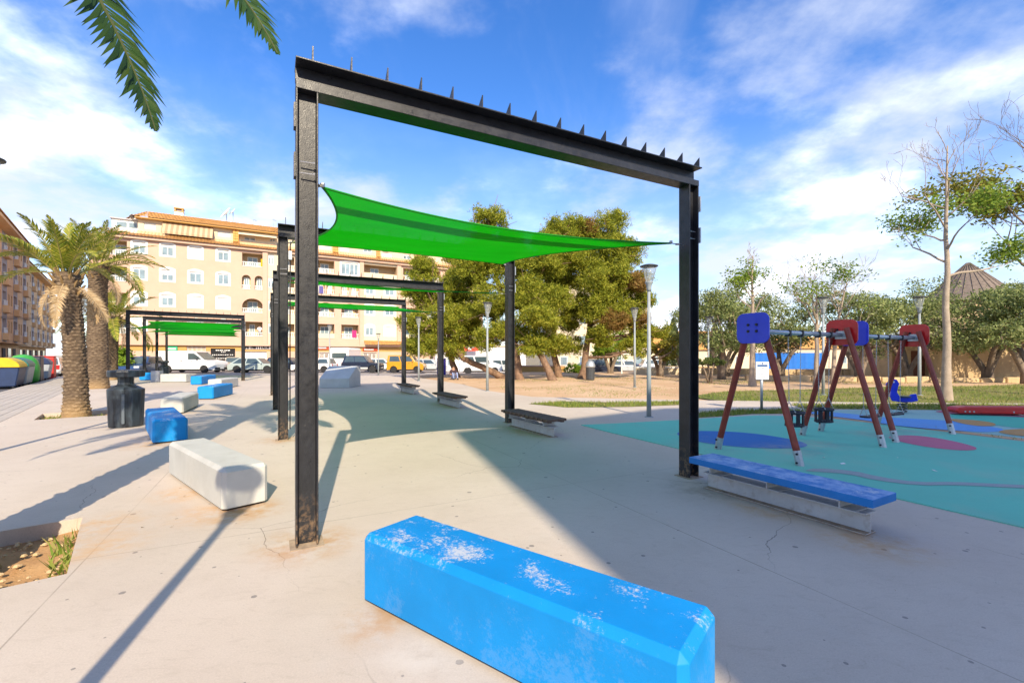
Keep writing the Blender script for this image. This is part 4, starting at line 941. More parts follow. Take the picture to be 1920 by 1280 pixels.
# ------------------------------------------------------------------ pines
M_NEEDLE = leafmat('pine_needles', [(.09, .12, .013), (.23, .27, .025), (.38, .40, .04), (.50, .46, .06)], .45, .6)
M_NEEDLEB = leafmat('browned_pine_needles', [(.20, .12, .03), (.30, .17, .05), (.19, .16, .03)], .28, .6)
def pine(base, label, trunk, lobes, seed, n, brown=()):
    """trunk: world points; lobes: (px, py, radius px, depth)"""
    b = Vector(base); t = thing('pine_tree', label, 'pine tree', tuple(b), 0, 'pines on the bare dirt'); rnd = random.Random(seed)
    tp = [Vector(p) - b for p in trunk]; mb = MB(); k = len(tp)
    pts = []; 
    for i in range(k-1):
        for s in range(4): pts.append(tp[i].lerp(tp[i+1], s/4) + Vector((rnd.gauss(0, .035), rnd.gauss(0, .035), 0)))
    pts.append(tp[-1]); m_ = len(pts); mb.tube([pts[0] + Vector((0, 0, -.3))] + pts, [.30] + [.24*(1-.6*i/m_)*(1 + .25*math.exp(-i*1.2)) for i in range(m_)], 10); mb.build('trunk', M_PINEBARK, t, True)
    ls = []; lb = []
    for i, (px, py, rp_, d) in enumerate(lobes):
        c = P(px, py, d) - b; r_ = rp_/FPX*d; L = (tuple(c), (r_, r_*.95, r_*.74)); (lb if i in brown else ls).append(L)
    br = MB(); top = tp[-1]
    for c, rad in ls + lb:
        c = Vector(c); s = min(range(len(pts)), key=lambda q: (pts[q] - c).length + max(0, pts[q].z - c.z)*2); a = pts[max(2, s-1)]
        mid = a.lerp(c, .5) + Vector((rnd.gauss(0, .25), rnd.gauss(0, .25), rnd.uniform(-.3, .2))); br.tube([a, mid, c], [.13, .085, .04], 6)
        for q in range(9):
            e = c + Vector((rnd.gauss(0, rad[0]*.55), rnd.gauss(0, rad[1]*.55), rnd.gauss(0, rad[2]*.55))); st = a.lerp(c, rnd.uniform(.4, 1)); br.tube([st, (st+e)/2 + Vector((0, 0, rnd.uniform(-.15, .1))), e], [.04, .025, .010], 4)
    br.build('limbs', M_PINEBARK, t, True)
    def tufts(L, n_, sd):
        r = np.random.default_rng(sd); C0 = crown_points(L, n_//9, sd, .40); C = np.repeat(C0, 9, 0) + r.normal(size=(len(C0)*9, 3))*.075
        D = r.normal(size=(len(C), 3)); D[:, 2] = np.abs(D[:, 2])*.9 + .1; D /= np.linalg.norm(D, axis=1)[:, None]
        W = np.cross(D, r.normal(size=(len(C), 3))); W /= np.linalg.norm(W, axis=1)[:, None] + 1e-9; Ln = (.13 + .13*r.random(len(C)))[:, None]
        V = np.stack([C - W*.024, C + W*.024, C + D*Ln], 1).reshape(-1, 3); return V, np.arange(len(V)).reshape(-1, 3)
    V, Fc = tufts(ls, n, seed); npmesh('crown', V, Fc, M_NEEDLE, t)
    if lb:
        V, Fc = tufts(lb, n//4, seed+1); o = npmesh('browned_twigs', V, Fc, M_NEEDLEB, t)
    return t
def gp(px, d): return Vector(((px-CX)/FPX*d, d, -.04))
def tr(*a): return [P(px, py, d) for px, py, d in a]
pine(gp(945, 30.5), 'leaning pine at the left of the group with a long low slanting trunk', [gp(945, 30.5)] + tr((905, 688, 30.2), (868, 672, 29.8), (845, 640, 29.5), (830, 590, 29.5)),
     [(792, 508, 34, 29), (770, 545, 20, 30), (778, 602, 30, 28.5), (806, 560, 36, 30.5), (800, 642, 34, 29), (840, 600, 40, 29), (845, 648, 30, 30), (775, 650, 22, 29.5), (835, 545, 32, 30)], 91, 60000)
pine(gp(852, 31.5), 'slim pine whose trunk rises behind the sitting person', [gp(857, 31.5)] + tr((848, 676, 31.5), (836, 650, 31.6), (830, 610, 32)), [(862, 570, 40, 32), (872, 520, 38, 32), (880, 630, 36, 31.5), (850, 480, 26, 32.5), (905, 590, 34, 31)], 92, 45000)
pine(gp(974, 28.6), 'upright pine standing behind the second pergola post', [gp(974, 28.6)] + tr((968, 660, 28.6), (955, 600, 29), (930, 520, 29.3), (915, 450, 29.5)),
     [(914, 408, 36, 29.5), (905, 470, 50, 29), (880, 505, 36, 28.5), (945, 500, 48, 29), (960, 450, 30, 30), (935, 560, 46, 28.5), (975, 560, 36, 28), (925, 630, 36, 28.5), (960, 620, 36, 29.5), (985, 505, 34, 29.5), (990, 545, 30, 30)], 93, 75000)
pine(gp(1037, 27.8), 'slanting pine whose trunk leans left in the middle of the group', [gp(1037, 27.8)] + tr((1020, 680, 28), (1005, 640, 28.3), (1000, 580, 28.6), (1015, 500, 29)),
     [(1030, 450, 30, 29), (1062, 428, 34, 29.5), (1020, 490, 42, 28.5), (1060, 480, 40, 29.5), (990, 540, 34, 28), (1005, 590, 42, 27.5), (1040, 560, 38, 28.5), (990, 645, 34, 28), (1030, 640, 34, 28.5)], 94, 75000)
pine(gp(1047, 31.8), 'straight pine behind the slanting one', [gp(1047, 31.8)] + tr((1036, 650, 31.8), (1045, 580, 32), (1070, 500, 32)), [(1075, 520, 46, 32), (1080, 460, 40, 32), (1095, 580, 40, 31.5), (1060, 600, 36, 32), (1070, 650, 30, 31), (1040, 520, 40, 32), (1120, 510, 36, 32.5), (1140, 570, 36, 32)], 95, 50000)
pine(gp(1092, 29.9), 'right hand pine with partly browned crown', [gp(1092, 29.9)] + tr((1098, 670, 29.9), (1105, 610, 30), (1125, 540, 30), (1140, 460, 30)),
     [(1140, 428, 36, 30), (1108, 450, 30, 30.5), (1150, 475, 44, 29.5), (1185, 478, 32, 30), (1130, 520, 44, 29), (1180, 530, 38, 29.5), (1205, 565, 28, 30), (1120, 575, 38, 29), (1165, 590, 38, 29.5), (1205, 625, 28, 30), (1235, 620, 20, 30), (1130, 625, 32, 29), (1190, 655, 24, 29.5), (1105, 430, 22, 30), (1195, 530, 24, 29), (1150, 600, 24, 28.5), (1190, 600, 22, 29.5)], 96, 85000, (13, 14, 15, 16))
# ------------------------------------------------------------------ buildings
M_PEACH = mat('peach_render', (.53, .355, .265), .85, .05, .6, .15, 40, dirt=(.50, .32, .2), dirtamt=.3)
M_CREAM = mat('cream_render', (.62, .52, .37), .85, .05, .6, .15, 40, dirt=(.5, .4, .28), dirtamt=.3)
M_OCHRE = mat('ochre_render', (.46, .27, .085), .85, .08, .8, .15, 40)
M_ORANGE = mat('orange_render', (.76, .48, .24), .85, .08, .6, .15, 40, dirt=(.62, .36, .16))
M_GREYREND = mat('grey_render', (.42, .40, .42), .85, .08, .6, .15, 40)
M_WHITE = mat('white_paint', (.74, .73, .70), .6, .05, 3, .05, 40)
M_SHUT = mat('white_roller_shutter', (.70, .68, .62), .6, .04, 3, .0)
M_PANE = mat('window_pane', (.20, .27, .31), .12, .35, .9, 0, spec=.6)
M_DARKIN = mat('dark_interior', (.06, .045, .04), .8, .3, 2, 0)
M_BACKW = mat('balcony_back_wall', (.50, .36, .21), .85, .06, 1, 0)
def tilemat():
    m, t, p = newmat('orange_roof_tiles'); c = coords(t)
    vo = t.nodes.new('ShaderNodeTexVoronoi'); vo.inputs['Scale'].default_value = 3.2; t.links.new(c, vo.inputs['Vector'])
    b = mix(t, vo.outputs['Color'], (.50, .235, .06), (.64, .33, .095)); b = mix(t, maprange(t, noise(t, c, 1.5, 6), .45, .7, 0, .4), b, (.40, .19, .06))
    t.links.new(b, p.inputs['Base Color']); p.inputs['Roughness'].default_value = .85; return m
M_TILE = tilemat()
def wall_mesh(mb, x0, x1, z0, z1, ops, y=0.):
    xs_ = sorted({x0, x1, *[v for o in ops for v in (o[0], o[1]) if x0 < v < x1]}); zs_ = sorted({z0, z1, *[v for o in ops for v in (o[2], o[3]) if z0 < v < z1]})
    for i in range(len(xs_)-1):
        run = None
        for j in range(len(zs_)-1):
            cx_, cz_ = (xs_[i]+xs_[i+1])/2, (zs_[j]+zs_[j+1])/2
            if any(o[0] < cx_ < o[1] and o[2] < cz_ < o[3] for o in ops): continue
            mb.add([(xs_[i], y, zs_[j]), (xs_[i+1], y, zs_[j]), (xs_[i+1], y, zs_[j+1]), (xs_[i], y, zs_[j+1])], [(0, 1, 2, 3)])
def reveal(mb, x0, x1, z0, z1, dep, y=0.):
    mb.add([(x0, y, z0), (x1, y, z0), (x1, y, z1), (x0, y, z1), (x0, y+dep, z0), (x1, y+dep, z0), (x1, y+dep, z1), (x0, y+dep, z1)], [(0, 1, 5, 4), (1, 2, 6, 5), (2, 3, 7, 6), (3, 0, 4, 7)])
def window(t, x0, x1, z0, z1, shut=0., surround=True, y=0., panes=2, m_frame=None, arch=.22):
    mb = MB(); w = .07; d = .09; mf = m_frame or M_WHITE
    for a in ((x0, x0+w, z0, z1), (x1-w, x1, z0, z1), (x0+w, x1-w, z0, z0+w), (x0+w, x1-w, z1-w, z1)): mb.bx(a[0], a[1], y+d, y+d+.06, a[2], a[3])
    for k in range(1, panes): xm = x0 + (x1-x0)*k/panes; mb.bx(xm-.035, xm+.035, y+d, y+d+.06, z0+w, z1-w)
    if surround:
        s = .20; yy = (y-.028, y-.002)
        mb.bx(x0-s, x0, *yy, z0-s*.8, z1); mb.bx(x1, x1+s, *yy, z0-s*.8, z1); mb.bx(x0, x1, *yy, z0-s*.8, z0)
        n = 8; top = [(x1+s - (x1-x0+2*s)*i/n, z1 + .10 + arch*math.sin(math.pi*i/n)) for i in range(n+1)]
        mb.extrude([(x0-s, yy[0], z1+.001), (x1+s, yy[0], z1+.001)] + [(a, yy[0], b) for a, b in top], (0, .026, 0))
        mb.bx(x0-.1, x1+.1, y-.07, y+.10, z0-.06, z0-.001)
    o = mb.build('window', mf, t)
    mb = MB(); zt = z1-w - (z1-z0-2*w)*shut
    if shut < .97: mb.bx(x0+w, x1-w, y+d+.02, y+d+.035, z0+w, zt); mb.build('pane', M_PANE, o)
    if shut > .02:
        mb = MB(); k = 0; zz = zt
        n = max(2, int((z1-w-zt)/.11)); hh = (z1-w-zt)/n
        for k in range(n): mb.bx(x0+w+.002, x1-w-.002, y+d-.012, y+d+.012, zt + k*hh + .012, zt + (k+1)*hh)
        mb.build('shutter', M_SHUT, o)
    return o
def balustrade(t, x0, x1, z0, h, y, bm_=None):
    mb = MB(); mb.bx(x0, x1, y-.06, y+.06, z0+h-.07, z0+h); mb.bx(x0, x1, y-.05, y+.05, z0, z0+.06)
    n = max(3, int((x1-x0)/.19)); s = (x1-x0)/n
    for k in range(n): mb.lathe([(.03, z0+.06), (.055, z0+.06+(h-.13)*.35), (.028, z0+.06+(h-.13)*.75), (.04, z0+h-.07)], 6, (x0+s*(k+.5), y, 0))
    return mb.build('balustrade', bm_ or M_WHITE, t)
def balcony(t, x0, x1, z0, z1, kind='rect', rail=.6, dep=1.25, solid=False, door=.5, back=None, shut=.4):
    """recessed loggia: back wall, glazed door, balustrade"""
    mb = MB(); reveal(mb, x0, x1, z0, z1, dep); mb.add([(x0, dep, z0), (x1, dep, z0), (x1, dep, z1), (x0, dep, z1)], [(0, 1, 2, 3)])
    lo = mb.build('loggia', back or M_BACKW, t)
    if kind == 'arch':
        mb = MB(); n = 12; r = (x1-x0)/2; xm = (x0+x1)/2; rz2 = min(r, (z1-z0)*.55); zc_ = z1-rz2
        for s in (-1, 1):
            arc = [(xm + s*r*math.cos(math.pi/2*i/n), zc_ + rz2*math.sin(math.pi/2*i/n)) for i in range(n+1)]
            mb.extrude([(xm+s*r, -.002, z1+.001)] + [(a, -.002, b) for a, b in arc], (0, .3, 0))
        mb.build('arch', t['wallmat_'] if False else ARCHM[0], t)
    wd = (x1-x0)*door
    f = MB(); xa = x0 + (x1-x0)*.25; xb = min(x1-.15, xa+wd); f.bx(xa, xb, dep-.05, dep-.01, z0, z1-.25); 
    dr = f.build('balcony_door', M_WHITE, t); g = MB(); g.bx(xa+.08, (xa+xb)/2-.03, dep-.06, dep-.052, z0+.08, z1-.35); g.bx((xa+xb)/2+.03, xb-.08, dep-.06, dep-.052, z0+.08, z1-.35); g.build('pane', M_PANE, dr)
    if solid: mb = MB(); mb.bx(x0, x1, -.06, .06, z0, z0+rail); mb.build('parapet', M_CREAM, t)
    else: balustrade(t, x0+.02, x1-.02, z0+.01, rail, .0)
    return lo
ARCHM = [M_PEACH]
def corrugated(mb, pts_a, pts_b, pitch, amp, rows=3):
    """tile surface between eave line a->b (two points each) : pts_a=(p0,p1) eave, pts_b=(q0,q1) ridge"""
    p0, p1 = map(Vector, pts_a); q0, q1 = map(Vector, pts_b); L = (p1-p0).length; n = max(2, int(L/pitch)); nrm = (p1-p0).cross(q0-p0).normalized()
    if nrm.z < 0: nrm = -nrm
    for r_ in range(rows):
        fa, fb = r_/rows, (r_+1)/rows; V = []; 
        for i in range(n*4+1):
            u = i/(n*4); h = amp*(0, .8, 1, .8)[i % 4]
            e, g = p0.lerp(p1, u), q0.lerp(q1, u); V += [e.lerp(g, fa) + nrm*(h+.05), e.lerp(g, fb) + nrm*(h*.8)]
        mb.add(V, [(2*i, 2*i+2, 2*i+3, 2*i+1) for i in range(n*4)])
        m0 = len(V)
BA0 = Vector((-44.0, 49.09, 0)); BU = Vector((.867, .498, 0)).normalized()
def bs(px): rx = (px-CX)/FPX; return (rx*BA0.y - BA0.x)/(BU.x - rx*BU.y)
def bz(px, py): return CAMH + (HY-py)/FPX*(BA0.y + bs(px)*BU.y)
flats = thing('apartment_building', 'long peach apartment block with orange tiled roof across the road', 'building', tuple(BA0), math.atan2(BU.y, BU.x))
S0, S1, S2, S3, S4, S5 = 0., bs(497), bs(585), bs(678), bs(748), bs(905)
EAVE = 14.35
ops = []; adds = []
def fl(k): return 2.85*k                                      # floor level
def wn(pa, pb, k, shut=0., **kw):
    o = (bs(pa), bs(pb), fl(k)+1.40, fl(k)+2.66); ops.append(o); adds.append(lambda o=o: window(flats, *o, shut, **kw))
def bl_(pa, pb, za, zb, kind='rect', **kw):
    o = (bs(pa), bs(pb), za, zb); ops.append(o); adds.append(lambda o=o: balcony(flats, *o, kind, **kw))
sh = {(0, 4): .3, (1, 4): .22, (2, 4): 1, (3, 4): .22, (0, 3): .1, (1, 3): .45, (2, 3): .12, (3, 3): .05, (0, 2): .3, (1, 2): .25, (2, 2): 1, (3, 2): 1, (0, 1): 1, (1, 1): 1, (2, 1): .4, (3, 1): 1}
for ci, (a, b) in enumerate(((249, 273), (302.5, 325.5), (355, 378), (408, 429))):
    for k in (1, 2, 3, 4): wn(a, b, k, sh[(ci, k)])
for k in (1, 2, 3, 4): bl_(200, 238, fl(k)+1.0 - (.0), fl(k)+2.62, rail=.62, door=.6, back=M_BACKW if k != 3 else M_DARKIN)
bl_(454, 493, fl(4)+.95, fl(4)+2.6, rail=.55); bl_(453.5, 470, fl(3)+1.0, fl(3)+2.75, 'arch', rail=.5, dep=.6, door=.7); bl_(477.5, 493.5, fl(3)+1.0, fl(3)+2.75, 'arch', rail=.5, dep=.6, door=.7)
bl_(454, 493, fl(2)+1.0, fl(2)+2.75, 'arch', rail=.55); bl_(459, 493, fl(1)+.95, fl(1)+2.75, rail=.5, door=.3)
for k in (1, 2, 3, 4):                                           # cream section mostly behind the posts
    wn(503, 513, k, .3, surround=False); bl_(522, 552, fl(k)+.95, fl(k)+2.6, rail=.55); wn(562, 574, k, .6, surround=False)
for pa, pb in ((594.5, 627), (640, 672.5)):
    bl_(pa, pb, fl(2)+.85, fl(2)+2.75, 'arch', rail=.6); bl_(pa, pb, fl(1)+.85, fl(1)+2.75, rail=.65, solid=pa < 600)
    m_ = (pa+pb)/2; bl_(pa, m_-1.5, fl(3)+1.0, fl(3)+2.75, 'arch', rail=.6, dep=.7); bl_(m_+1.5, pb, fl(3)+1.0, fl(3)+2.75, 'arch', rail=.6, dep=.7)
bl_(594.5, 627, fl(4)+.9, fl(4)+2.6, rail=.6)
o = (bs(640), bs(672), fl(4)+.95, fl(4)+2.6); ops.append(o); adds.append(lambda o=o: window(flats, *o, .1, panes=4))
for k in (1, 2, 3):
    wn(685.5, 700.5, k, .15 if k != 3 else .5); wn(722, 739.5, k, .9 if k == 1 else .2)
bl_(682, 744, fl(4)+.85, fl(4)+2.6, rail=.6, solid=True, door=.25)
for pa, pb in ((756, 790), (800, 826), (836, 862), (872, 898)):
    for k in (1, 2, 3, 4): bl_(pa, pb, fl(k)+.9, fl(k)+2.6, rail=.65, solid=(k % 2 == 1))
for (a, b, m_, z0) in ((S0, S1, M_PEACH, 2.85), (S1, S2, M_CREAM, 2.85), (S2, S3, M_PEACH, 2.85), (S3, S4, M_CREAM, 2.85), (S4, S5, M_PEACH, 2.85)):
    mb = MB(); wall_mesh(mb, a, b, z0, EAVE, [q for q in ops if q[0] < b and q[1] > a])
    for q in ops:
        if a <= q[0] and q[1] <= b and (q[3]-q[2]) < 1.3: reveal(mb, *q, .12)
    mb.build('wall', m_, flats)
for f in adds: f()
# pilasters, slab lines and rounded left end
for s in (S1, S3, S4): mb = MB(); mb.bx(s-.28, s+.28, -.22, -.003, 2.88, EAVE-.03); mb.build('pilaster', M_PEACH, flats)
mb = MB(); mb.extrude([(S0, .0, -1), (S0-.9, .35, -1), (S0-1.5, 1.1, -1), (S0-1.6, 14, -1), (S0, 14, -1)], (0, 0, EAVE+1)); mb.build('end_wall', M_PEACH, flats)
mb = MB(); mb.bx(S0-.3, S5, -.32, .0, 2.62, 2.87); mb.build('slab_edge', M_PEACH, flats)
mb = MB(); mb.bx(S0-.3, S5, -.42, 1.5, EAVE-.02, EAVE+.22); mb.extrude([(S0-.25, -.38, EAVE-.02), (S0-1.4, .2, EAVE-.02), (S0-1.95, 1.2, EAVE-.02), (S0-1.95, 3, EAVE-.02), (S0-.25, 3, EAVE-.02)], (0, 0, .24)); mb.build('cornice', M_PEACH, flats)
rf = MB(); corrugated(rf, ((S0-.4, -.62, EAVE+.22), (S5, -.62, EAVE+.22)), ((S0-.4, 1.0, EAVE+1.12), (S5, 1.0, EAVE+1.12)), .32, .07, 5)
corrugated(rf, ((S0-2.2, 1.2, EAVE+.22), (S0-.4, -.62, EAVE+.22)), ((S0-.9, 2.4, EAVE+1.12), (S0-.4, 1.0, EAVE+1.12)), .32, .07, 5)
rf.build('lower_roof', M_TILE, flats, True)
AT = 1.55                                                          # attic set back
mb = MB(); aops = []
def az(pa, pb, ya, yb):
    def sa(px): rx = (px-CX)/FPX; A2 = BA0 + Vector((-BU.y, BU.x, 0))*AT; return (rx*A2.y - A2.x)/(BU.x - rx*BU.y), A2
    s1, A2 = sa(pa); s2, _ = sa(pb); d = A2.y + (s1+s2)/2*BU.y; return (s1, s2, CAMH + (HY-yb)/FPX*d, CAMH + (HY-ya)/FPX*d)
aw = [az(270, 292, 418, 430), az(408, 432, 434, 444), az(458, 479, 443, 451), az(506, 516, 447, 453), az(598, 620, 455, 467), az(637, 655, 460, 471), az(681, 697, 464, 473), az(716, 735, 474, 483), az(756, 770, 477, 486), az(795, 810, 482, 490)]
AZ0, AZ1 = EAVE+.9, EAVE+2.75
wall_mesh(mb, S0+2.6, S5, AZ0, AZ1, aw, AT); mb.build('attic_wall', M_CREAM, flats)
for k, q in enumerate(aw): window(flats, *q, 1. if k in (0, 1, 4, 5, 7) else .3, False, AT)
mb = MB(); mb.bx(S0+.2, S0+2.6, 2.2, 6, AZ0, AZ1-.25); mb.build('attic_cabin', M_WHITE, flats)
mb = MB(); mb.bx(S0+.6, S0+1.5, 2.17, 2.195, AZ0+.75, AZ1-.55); mb.bx(S0+1.7, S0+2.4, 2.17, 2.195, AZ0+.75, AZ1-.55); mb.build('cabin_window', M_PANE, flats)
mb = MB(); mb.bx(S0+.05, S0+2.75, 2.0, 6, AZ1-.25, AZ1-.13); mb.build('cabin_roof', M_GREYREND, flats)
rf = MB(); corrugated(rf, ((S0+2.3, AT-.7, AZ1), (S5, AT-.7, AZ1)), ((S0+3.4, AT+.75, AZ1+1.0), (S5, AT+.75, AZ1+1.0)), .32, .07, 5)
corrugated(rf, ((S0+.9, AT+2.2, AZ1), (S0+2.3, AT-.7, AZ1)), ((S0+2.8, AT+2.6, AZ1+1.0), (S0+3.4, AT+.75, AZ1+1.0)), .32, .07, 5); rf.build('upper_roof', M_TILE, flats, True)
mb = MB(); mb.bx(S0+2.4, S5, AT-.66, AT+.4, AZ1-.12, AZ1-.01); mb.build('upper_soffit', M_OCHRE, flats)
mb = MB(); mb.bx(S0+3.4, S5, AT+.75, AT+12, AZ1+.2, AZ1+.98); mb.bx(S0, S5, 1.3, 14, EAVE+.2, AZ0+.02); mb.bx(S0+.3, S5, 3.2, 14, AZ0, AZ1); mb.build('roof_deck', M_CREAM, flats)
for a, b in ((437, 448), (623, 633), (705, 712), (780, 787), (846, 853)):
    q = az(a, b, 430, 450); rf = MB(); corrugated(rf, ((q[0], AT-.55, AZ0-.1), (q[1], AT-.55, AZ0-.1)), ((q[0], AT-.25, AZ1), (q[1], AT-.25, AZ1)), .3, .06, 6); rf.bx(q[0]+.02, q[1]-.02, AT-.3, AT+.02, AZ0, AZ1-.13); rf.build('tiled_pier', M_TILE, flats)
# attic fittings
def stripes():
    m, t, p = newmat('striped_awning'); w = t.nodes.new('ShaderNodeTexWave'); w.inputs['Scale'].default_value = .62; w.bands_direction = 'X'; t.links.new(coords(t), w.inputs['Vector'])
    t.links.new(mix(t, maprange(t, w.outputs['Fac'], .45, .55), (.50, .37, .23), (.36, .24, .14)), p.inputs['Base Color']); p.inputs['Roughness'].default_value = .9; return m
q = az(305, 400, 410, 438); mb = MB(); mb.extrude([(q[0], AT-.05, AZ1-.15), (q[0], AT-1.35, AZ0+.35), (q[0], AT-1.35, AZ0+.12), (q[0], AT-1.32, AZ0+.35), (q[0], AT-.02, AZ1-.13)], (q[1]-q[0], 0, 0)); mb.build('awning', stripes(), flats)
mb = MB(); mb.bx(q[0]+.6, q[1]-.3, AT-.03, AT-.004, AZ0+.1, AZ0+1.3); mb.build('terrace_door', M_DARKIN, flats)
q = az(447, 518, 428, 441); mb = MB(); mb.extrude([(q[0], AT-.05, AZ1-.3), (q[0], AT-1.0, AZ1-.62), (q[0], AT-1.0, AZ1-.78), (q[0], AT-.02, AZ1-.34)], (q[1]-q[0], 0, 0)); mb.build('awning', M_CREAM, flats)
def ac_unit(pa, ya):
    q = az(pa, pa+11, ya, ya+8); mb = MB(); mb.bx(q[0], q[1], AT-.42, AT-.06, q[2], q[3]); o = mb.build('air_conditioner', M_WHITE, flats)
    mb = MB(); mb.lathe([(.26, -.01), (.26, .0)], 14, ((q[0]*.6+q[1]*.4), AT-.425, (q[2]+q[3])/2), 'Y'); mb.build('fan_grille', M_DARKIN, o)
for pa, ya in ((245, 404), (657, 452), (671, 454), (684, 456), (716, 461), (790, 471)): ac_unit(pa, ya)
def rooftop(px, py, d): v = P(px, py, d) - BA0; return Vector((v.dot(BU), v.dot(Vector((-BU.y, BU.x, 0))), v.z))
v = rooftop(336, 400, 57); mb = MB(); mb.bx(v.x-.45, v.x+.45, v.y-.4, v.y+.4, AZ1+.9, AZ1+2.2); o = mb.build('chimney', M_WHITE, flats); mb = MB(); mb.bx(v.x-.5, v.x+.5, v.y-.45, v.y+.45, AZ1+2.21, AZ1+2.32); mb.bx(v.x-.45, v.x-.3, v.y-.4, v.y+.4, AZ1+2.32, AZ1+2.6); mb.bx(v.x+.3, v.x+.45, v.y-.4, v.y+.4, AZ1+2.32, AZ1+2.6); mb.bx(v.x-.52, v.x+.52, v.y-.47, v.y+.47, AZ1+2.6, AZ1+2.72); mb.build('chimney_cap', M_OCHRE, o)
for px, py, rr in ((425, 401, .95), (437, 398, .55)):
    v = rooftop(px, py, 60); ds = thing('satellite_dish', 'large pale satellite dish on the flats roof' if rr > .8 else 'small satellite dish beside the large one on the flats roof', 'satellite dish', tuple(BA0 + BU*v.x + Vector((-BU.y, BU.x, 0))*v.y + Vector((0, 0, AZ1+.98))), R(-40))
    mb = MB(); n = 18; pr = [(rr*f, -.28*rr*f*f) for f in (.02, .3, .55, .8, 1)]; mb.lathe([(a, -b) for a, b in pr] + [(rr*.98, -pr[-1][1]-.03), (.02, .03)], n); o = mb.build('dish', M_WHITE, ds, True); o.location = (0, 0, v.z-AZ1-.98); o.rotation_euler = (R(55), 0, 0)
    mb = MB(); mb.tube([(0, 0, 0), (0, 0, v.z-AZ1-.98)], .06, 6); mb.build('mast', M_GALV, ds)
    mb = MB(); mb.tube([(0, -.3*rr, 0), (0, 0, .9*rr), (0, .05, .95*rr)], .03, 5); a = mb.build('feed_arm', M_GALV, ds); a.location = o.location; a.rotation_euler = o.rotation_euler
for px, py in ((475, 408), (512, 420)):
    v = rooftop(px, py, 62); an = thing('roof_antenna', 'thin television antenna on the flats roof left of the second post' if px < 500 else 'thin television antenna on the flats roof close to the second post', 'antenna', tuple(BA0 + BU*v.x + Vector((-BU.y, BU.x, 0))*v.y + Vector((0, 0, AZ1+.98))))
    mb = MB(); mb.tube([(0, 0, 0), (0, 0, 2.0)], .03, 5); mb.build('mast', M_GALV, an)
    mb = MB(); [mb.bx(-.3+.02*k, .3-.02*k, .12*k-.01, .12*k+.01, 1.85, 1.87) for k in range(7)]; mb.bx(-.012, .012, 0, .75, 1.83, 1.85); mb.build('elements', M_GALV, an)
# ground floor: recessed line, shops
mb = MB(); gops = []
def gq(pa, pb, ya, yb): p_ = (pa+pb)/2; return (bs(pa), bs(pb), max(-.9, bz(p_, yb)), bz(p_, ya))
shops = dict(gdoor=gq(263, 282, 667, 691), gsign=gq(311, 333, 648.5, 660), grille=gq(350, 386, 648.5, 660), shop=gq(395, 441, 653, 692), mural=gq(457, 508, 645.5, 655), garage=gq(457, 500, 659, 690))
hol = [shops['gdoor'], shops['grille'], shops['shop'], shops['garage'], gq(599, 625, 661, 692), gq(641, 672, 661, 692), gq(681, 706, 661, 692), gq(312, 320, 661, 690)]
wall_mesh(mb, S0, S5, -1, 2.62, hol, .0)
for q in hol: reveal(mb, *q, .25)
mb.build('ground_wall', M_PEACH, flats)
mb = MB(); wall_mesh(mb, S0, S5, 1.98, 2.6, [(q[0]-.01, q[1]+.01, 0, q[3]) for q in hol if q[3] > 2.0] , -.012); mb.build('fascia_band', M_OCHRE, flats)
M_TEAL = mat('teal_glass_door', (.06, .30, .25), .3, .25, 6, 0); M_GREENS = mat('green_sign', (.02, .33, .16), .5, .08); M_REDS = mat('red_sign', (.55, .06, .025), .5, .1); M_SHOPB = mat('black_shop_front', (.015, .015, .017), .3, .3, 6, 0)
def panel(name, q, m_, y=.2, th=.03, par=None): mb = MB(); mb.bx(q[0], q[1], y, y+th, q[2], q[3]); return mb.build(name, m_, par or flats)
d_ = panel('door', shops['gdoor'], M_TEAL); mb = MB()
for k in range(9):
    for j in range(2): x = shops['gdoor'][0] + (shops['gdoor'][1]-shops['gdoor'][0])*(k+.5)/9; mb.bx(x-.02, x+.02, .16, .19, shops['gdoor'][2], shops['gdoor'][3])
for k in range(8): z = shops['gdoor'][2] + (shops['gdoor'][3]-shops['gdoor'][2])*(k+.5)/8; mb.bx(shops['gdoor'][0], shops['gdoor'][1], .17, .195, z-.02, z+.02)
mb.build('grille', M_WHITE, d_)
gs = panel('shop_sign', shops['gsign'], M_GREENS, -.12, .1); q = shops['gsign']; mb = MB(); zz = q[2] + (q[3]-q[2])*.42
for k in range(9): x = q[0] + .15 + k*(q[1]-q[0]-.3)/9; mb.bx(x, x+.09, -.126, -.1205, zz, zz+.16)
mb.build('lettering', M_WHITE, gs)
g_ = panel('grille_window', shops['grille'], M_OCHRE); mb = MB(); q = shops['grille']
for k in range(15): x = q[0] + (q[1]-q[0])*(k+.5)/15; mb.bx(x-.02, x+.02, .1, .13, q[2], q[3])
mb.build('bars', M_WHITE, g_)
s_ = panel('shop_front', shops['shop'], M_SHOPB); q = shops['shop']; mb = MB()
for k, (a, b) in enumerate(((.2, .27), (.29, .33), (.36, .44), (.46, .5), (.55, .6), (.62, .66), (.68, .78))): mb.bx(q[0]+(q[1]-q[0])*a, q[0]+(q[1]-q[0])*b, .185, .198, q[3]-.28, q[3]-.16)
for k in range(3): mb.bx(q[0]+(q[1]-q[0])*(.42+.07*k), q[0]+(q[1]-q[0])*(.45+.07*k), .185, .198, q[3]-.48, q[3]-.36)
for r_ in range(2):
    for k in range(12): mb.bx(q[0]+.15+k*(q[1]-q[0]-.3)/12, q[0]+.15+(k+.55)*(q[1]-q[0]-.3)/12, .185, .198, q[3]-.82-.42*r_, q[3]-.72-.42*r_)
